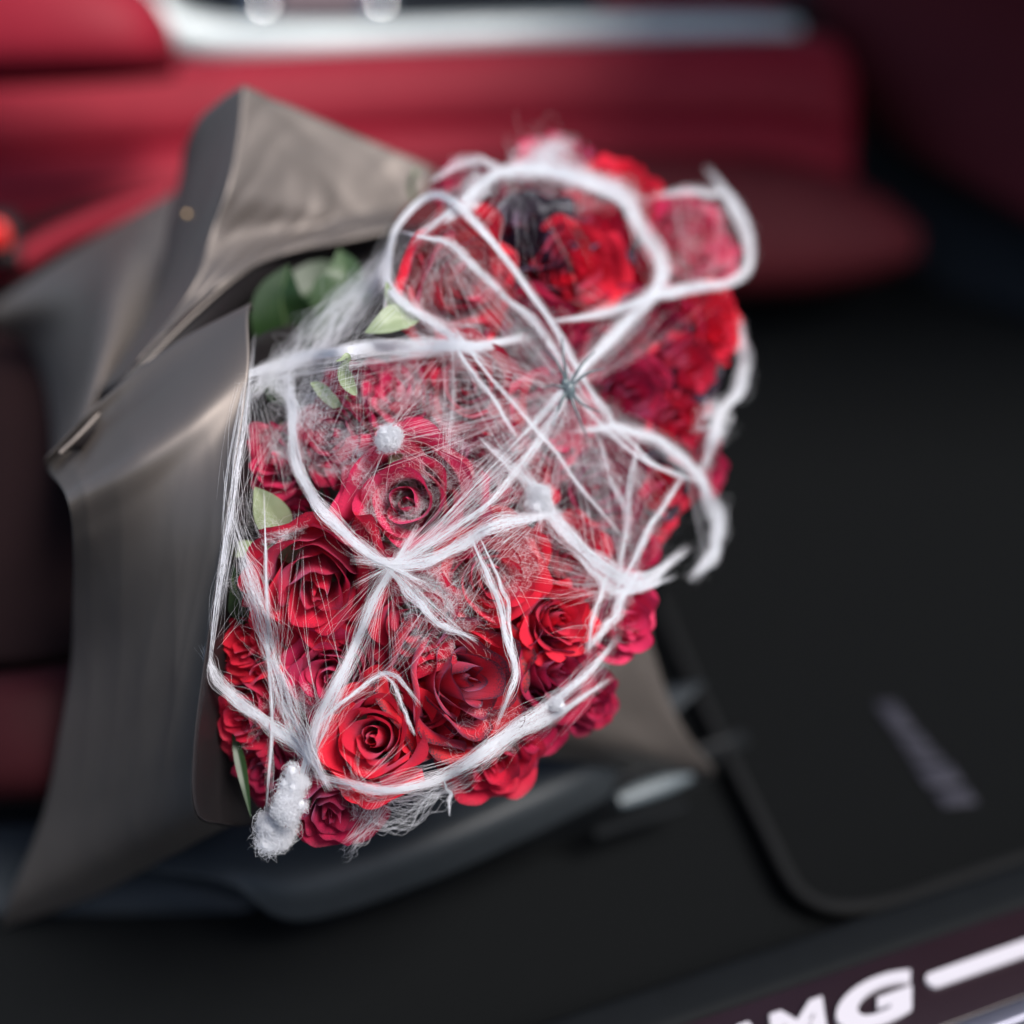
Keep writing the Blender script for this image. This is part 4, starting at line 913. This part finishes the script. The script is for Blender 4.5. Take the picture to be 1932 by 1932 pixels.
BUNDLES = [
 ((740, 1070), (1000, 870), 26, 6, 16), ((740, 1070), (930, 900), 22, 6, 22), ((760, 1060), (1070, 745), 40, 8, 12), ((800, 1050), (1075, 800), 26, 10, 20), ((735, 1068), (860, 980), 20, 4, 14), ((735, 1060), (1060, 880), 18, 6, 18),
 ((1072, 735), (860, 660), 26, 8, 22), ((1072, 735), (800, 760), 24, 6, 28), ((1072, 740), (850, 860), 26, 6, 30), ((1072, 740), (700, 860), 18, 6, 30), ((1072, 735), (960, 560), 22, 8, 20), ((1072, 735), (850, 470), 24, 8, 14),
 ((1072, 735), (1180, 590), 30, 8, 20), ((1072, 735), (1290, 600), 16, 6, 22), ((1080, 740), (1300, 880), 26, 8, 16), ((1080, 740), (1230, 960), 22, 10, 26), ((1075, 740), (1150, 1060), 24, 8, 30), ((1072, 740), (1020, 960), 22, 8, 18), ((1072, 740), (930, 980), 20, 6, 24),
 ((735, 828), (1000, 760), 14, 6, 22), ((735, 828), (600, 870), 12, 5, 22), ((735, 828), (700, 960), 12, 5, 26), ((735, 828), (820, 740), 12, 4, 16), ((735, 828), (840, 900), 12, 5, 26), ((560, 860), (1000, 720), 10, 10, 30),
 ((545, 755), (700, 700), 22, 8, 26), ((550, 760), (650, 900), 16, 6, 22), ((600, 680), (560, 860), 20, 18, 22), ((640, 665), (600, 800), 18, 16, 18), ((700, 660), (690, 800), 14, 30, 26), ((850, 650), (840, 860), 22, 12, 10), ((830, 655), (700, 800), 18, 16, 26), ((845, 860), (850, 650), 16, 5, 12),
 ((850, 645), (960, 850), 18, 8, 16), ((880, 650), (1040, 760), 20, 12, 20), ((850, 640), (780, 520), 22, 14, 26), ((830, 460), (900, 640), 24, 6, 30), ((830, 460), (1000, 640), 22, 6, 14), ((830, 460), (770, 600), 22, 6, 20), ((830, 390), (1000, 560), 14, 10, 18), ((780, 600), (900, 640), 30, 14, 20),
 ((960, 330), (1000, 480), 12, 10, 20), ((980, 340), (900, 430), 12, 10, 16), ((1000, 340), (1120, 540), 6, 12, 20), ((960, 340), (950, 560), 10, 12, 22), ((1020, 310), (1060, 270), 60, 24, 14), ((1020, 320), (1000, 260), 50, 18, 10), ((1040, 300), (1160, 360), 60, 16, 12), ((900, 315), (860, 350), 40, 14, 18),
 ((1270, 370), (1290, 520), 26, 12, 16), ((1370, 370), (1340, 520), 24, 14, 20), ((1400, 480), (1280, 500), 18, 16, 22), ((1240, 560), (1140, 640), 40, 10, 22), ((1230, 590), (1100, 700), 30, 10, 12), ((1180, 590), (1090, 560), 14, 6, 20),
 ((1180, 1095), (1000, 1010), 34, 8, 22), ((1190, 1095), (1000, 1080), 22, 8, 20), ((1190, 1095), (1180, 900), 26, 10, 28), ((1185, 1100), (1060, 1130), 18, 6, 12), ((1190, 1095), (1270, 930), 22, 6, 14), ((1160, 1110), (1130, 1220), 20, 8, 18),
 ((1020, 960), (900, 1090), 20, 8, 22), ((1015, 980), (860, 1120), 18, 6, 20), ((1020, 950), (1110, 860), 16, 8, 24), ((905, 1050), (980, 1150), 10, 4, 12), ((905, 1045), (830, 1150), 16, 8, 26), ((900, 1050), (1000, 1000), 20, 10, 16),
 ((740, 1075), (870, 1200), 26, 6, 10), ((735, 1080), (700, 1260), 22, 6, 22), ((735, 1080), (760, 1290), 10, 5, 14), ((740, 1080), (800, 1170), 26, 8, 16), ((730, 1080), (620, 1190), 10, 5, 14), ((800, 1180), (700, 1290), 26, 12, 10), ((830, 1120), (730, 1280), 16, 10, 10), ((700, 1290), (610, 1370), 26, 10, 6),
 ((600, 1400), (700, 1180), 34, 6, 14), ((590, 1420), (650, 1290), 20, 6, 18), ((595, 1440), (510, 1250), 26, 6, 16), ((590, 1440), (550, 1300), 22, 5, 16), ((600, 1430), (500, 1360), 14, 6, 10), ((610, 1360), (560, 1180), 7, 6, 20), ((520, 1300), (560, 1000), 9, 6, 22), ((510, 1400), (530, 1180), 12, 4, 10), ((580, 1060), (620, 1400), 6, 8, 20),
 ((470, 720), (440, 960), 40, 10, 12), ((475, 740), (500, 900), 20, 12, 22), ((440, 950), (410, 1150), 40, 8, 8), ((545, 790), (470, 960), 16, 6, 18), ((480, 1040), (440, 900), 18, 10, 12), ((460, 1050), (500, 1200), 24, 12, 14), ((400, 1220), (480, 1100), 8, 6, 12),
 ((500, 710), (900, 650), 60, 12, 8), ((520, 700), (700, 560), 24, 12, 30), ((600, 690), (720, 500), 22, 16, 24), ((660, 655), (735, 560), 20, 14, 16),
 ((650, 1590), (720, 1510), 26, 10, 16), ((700, 1500), (660, 1420), 14, 6, 20), ((700, 1490), (900, 1440), 30, 10, 14), ((1060, 1330), (900, 1440), 30, 12, 18), ((1140, 1240), (1020, 1360), 30, 8, 18), ((640, 1500), (760, 1390), 6, 5, 14), ((1050, 1200), (1180, 1210), 8, 8, 14),
 ((560, 1500), (590, 1420), 30, 14, 8), ((505, 1520), (506, 1380), 8, 3, 6), ((1300, 890), (1340, 1050), 20, 10, 12), ((1330, 900), (1350, 780), 16, 10, 12)]
for a_, b_, n_, s0, s1 in BUNDLES:
    p_, r_ = pull_bundle(a_, b_, max(4, int(n_*0.62)), s0, s1); allp.append(p_); allr.append(r_)
fibres('fine_threads', np.concatenate(allp), np.concatenate(allr), web, kind='stuff')
def net(n, centres, reach=66, per=4, copies=2, rad=0.000031, k=17):
    """crinkled fluff: nodes joined to near neighbours by wavering threads"""
    C = np.array([(c[0], c[1]) for c in centres], float); S = np.array([c[2] for c in centres], float); Wt = np.array([c[3] for c in centres], float)
    i = rng.choice(len(C), n, p=Wt/Wt.sum()); s = C[i]+rng.normal(size=(n, 2))*S[i][:, None]
    s = s[inside(s[:, 0], s[:, 1])]; n = len(s)
    dd = np.linalg.norm(s[:, None]-s[None], axis=2); A, B = [], []
    for q in range(n):
        nb = np.where((dd[q] < reach) & (dd[q] > 6))[0]
        if len(nb):
            for w in rng.choice(nb, min(per, len(nb)), replace=False):
                for _ in range(1+rng.integers(0, copies+1)): A.append(q); B.append(w)
    A = np.array(A); B = np.array(B); m = len(A)
    a = s[A]+rng.normal(size=(m, 2))*2.2; b = s[B]+rng.normal(size=(m, 2))*5
    g = np.linspace(0, 1, k); d = b-a; L = np.linalg.norm(d, axis=1); nn = np.stack([-d[:, 1], d[:, 0]], -1)/L[:, None]
    bow = (np.sin(math.pi*g)[None]*rng.normal(size=m)[:, None]*0.12*L[:, None])+smooth_noise(m, k, 7)*3.4+smooth_noise(m, k, 13)*2.0
    xy = a[:, None]+d[:, None]*g[None, :, None]+nn[:, None]*bow[..., None]
    return px_paths(xy, 0.006, smooth_noise(m, k, 4)*0.0022), rad*rng.uniform(.6, 1.7, m)
FC = [(765, 930, 75, 14), (690, 860, 45, 4), (850, 740, 65, 8), (930, 880, 55, 6), (740, 730, 45, 5), (600, 830, 40, 4), (870, 1130, 50, 9), (790, 1090, 35, 3), (990, 1040, 40, 4),
      (1060, 800, 60, 7), (1120, 900, 55, 7), (840, 520, 50, 6), (890, 600, 40, 5), (790, 590, 25, 3), (520, 830, 35, 4), (500, 1010, 30, 3), (570, 740, 35, 4), (1000, 660, 45, 4), (1180, 960, 45, 4), (560, 1330, 28, 3), (480, 1340, 28, 1.5),
      (1020, 315, 38, 3.5), (1110, 335, 35, 3), (1290, 480, 45, 3), (1340, 400, 30, 2), (690, 1530, 35, 2.5), (640, 690, 50, 3), (880, 330, 35, 4), (1150, 1090, 40, 3), (940, 1400, 45, 3), (470, 1120, 20, 2), (820, 1180, 25, 1.5)]
p_, r_ = net(900, FC)
print('net threads', len(p_))
fibres('fluff', p_, r_, web, kind='stuff')
# stray threads trailing below the bouquet
k = 30; st = []
for (x0, y0, x1, y1, c) in [(720, 1520, 850, 1480, 25), (700, 1550, 815, 1500, 30), (690, 1500, 830, 1490, 14), (650, 1610, 720, 1520, 8), (730, 1500, 900, 1465, 18)]:
    g = np.linspace(0, 1, k)
    for q in range(14):
        xx = x0+(x1-x0)*g+rng.normal()*8+smooth_noise(1, k, 8)[0]*4; yy = y0+(y1-y0)*g+c*np.sin(math.pi*g)+rng.normal()*7+smooth_noise(1, k, 8)[0]*5
        st.append(px_paths(np.stack([xx, yy], -1), 0.0, 0.0*g))
fibres('trailing_threads', np.array(st), 0.00009, web, kind='stuff')
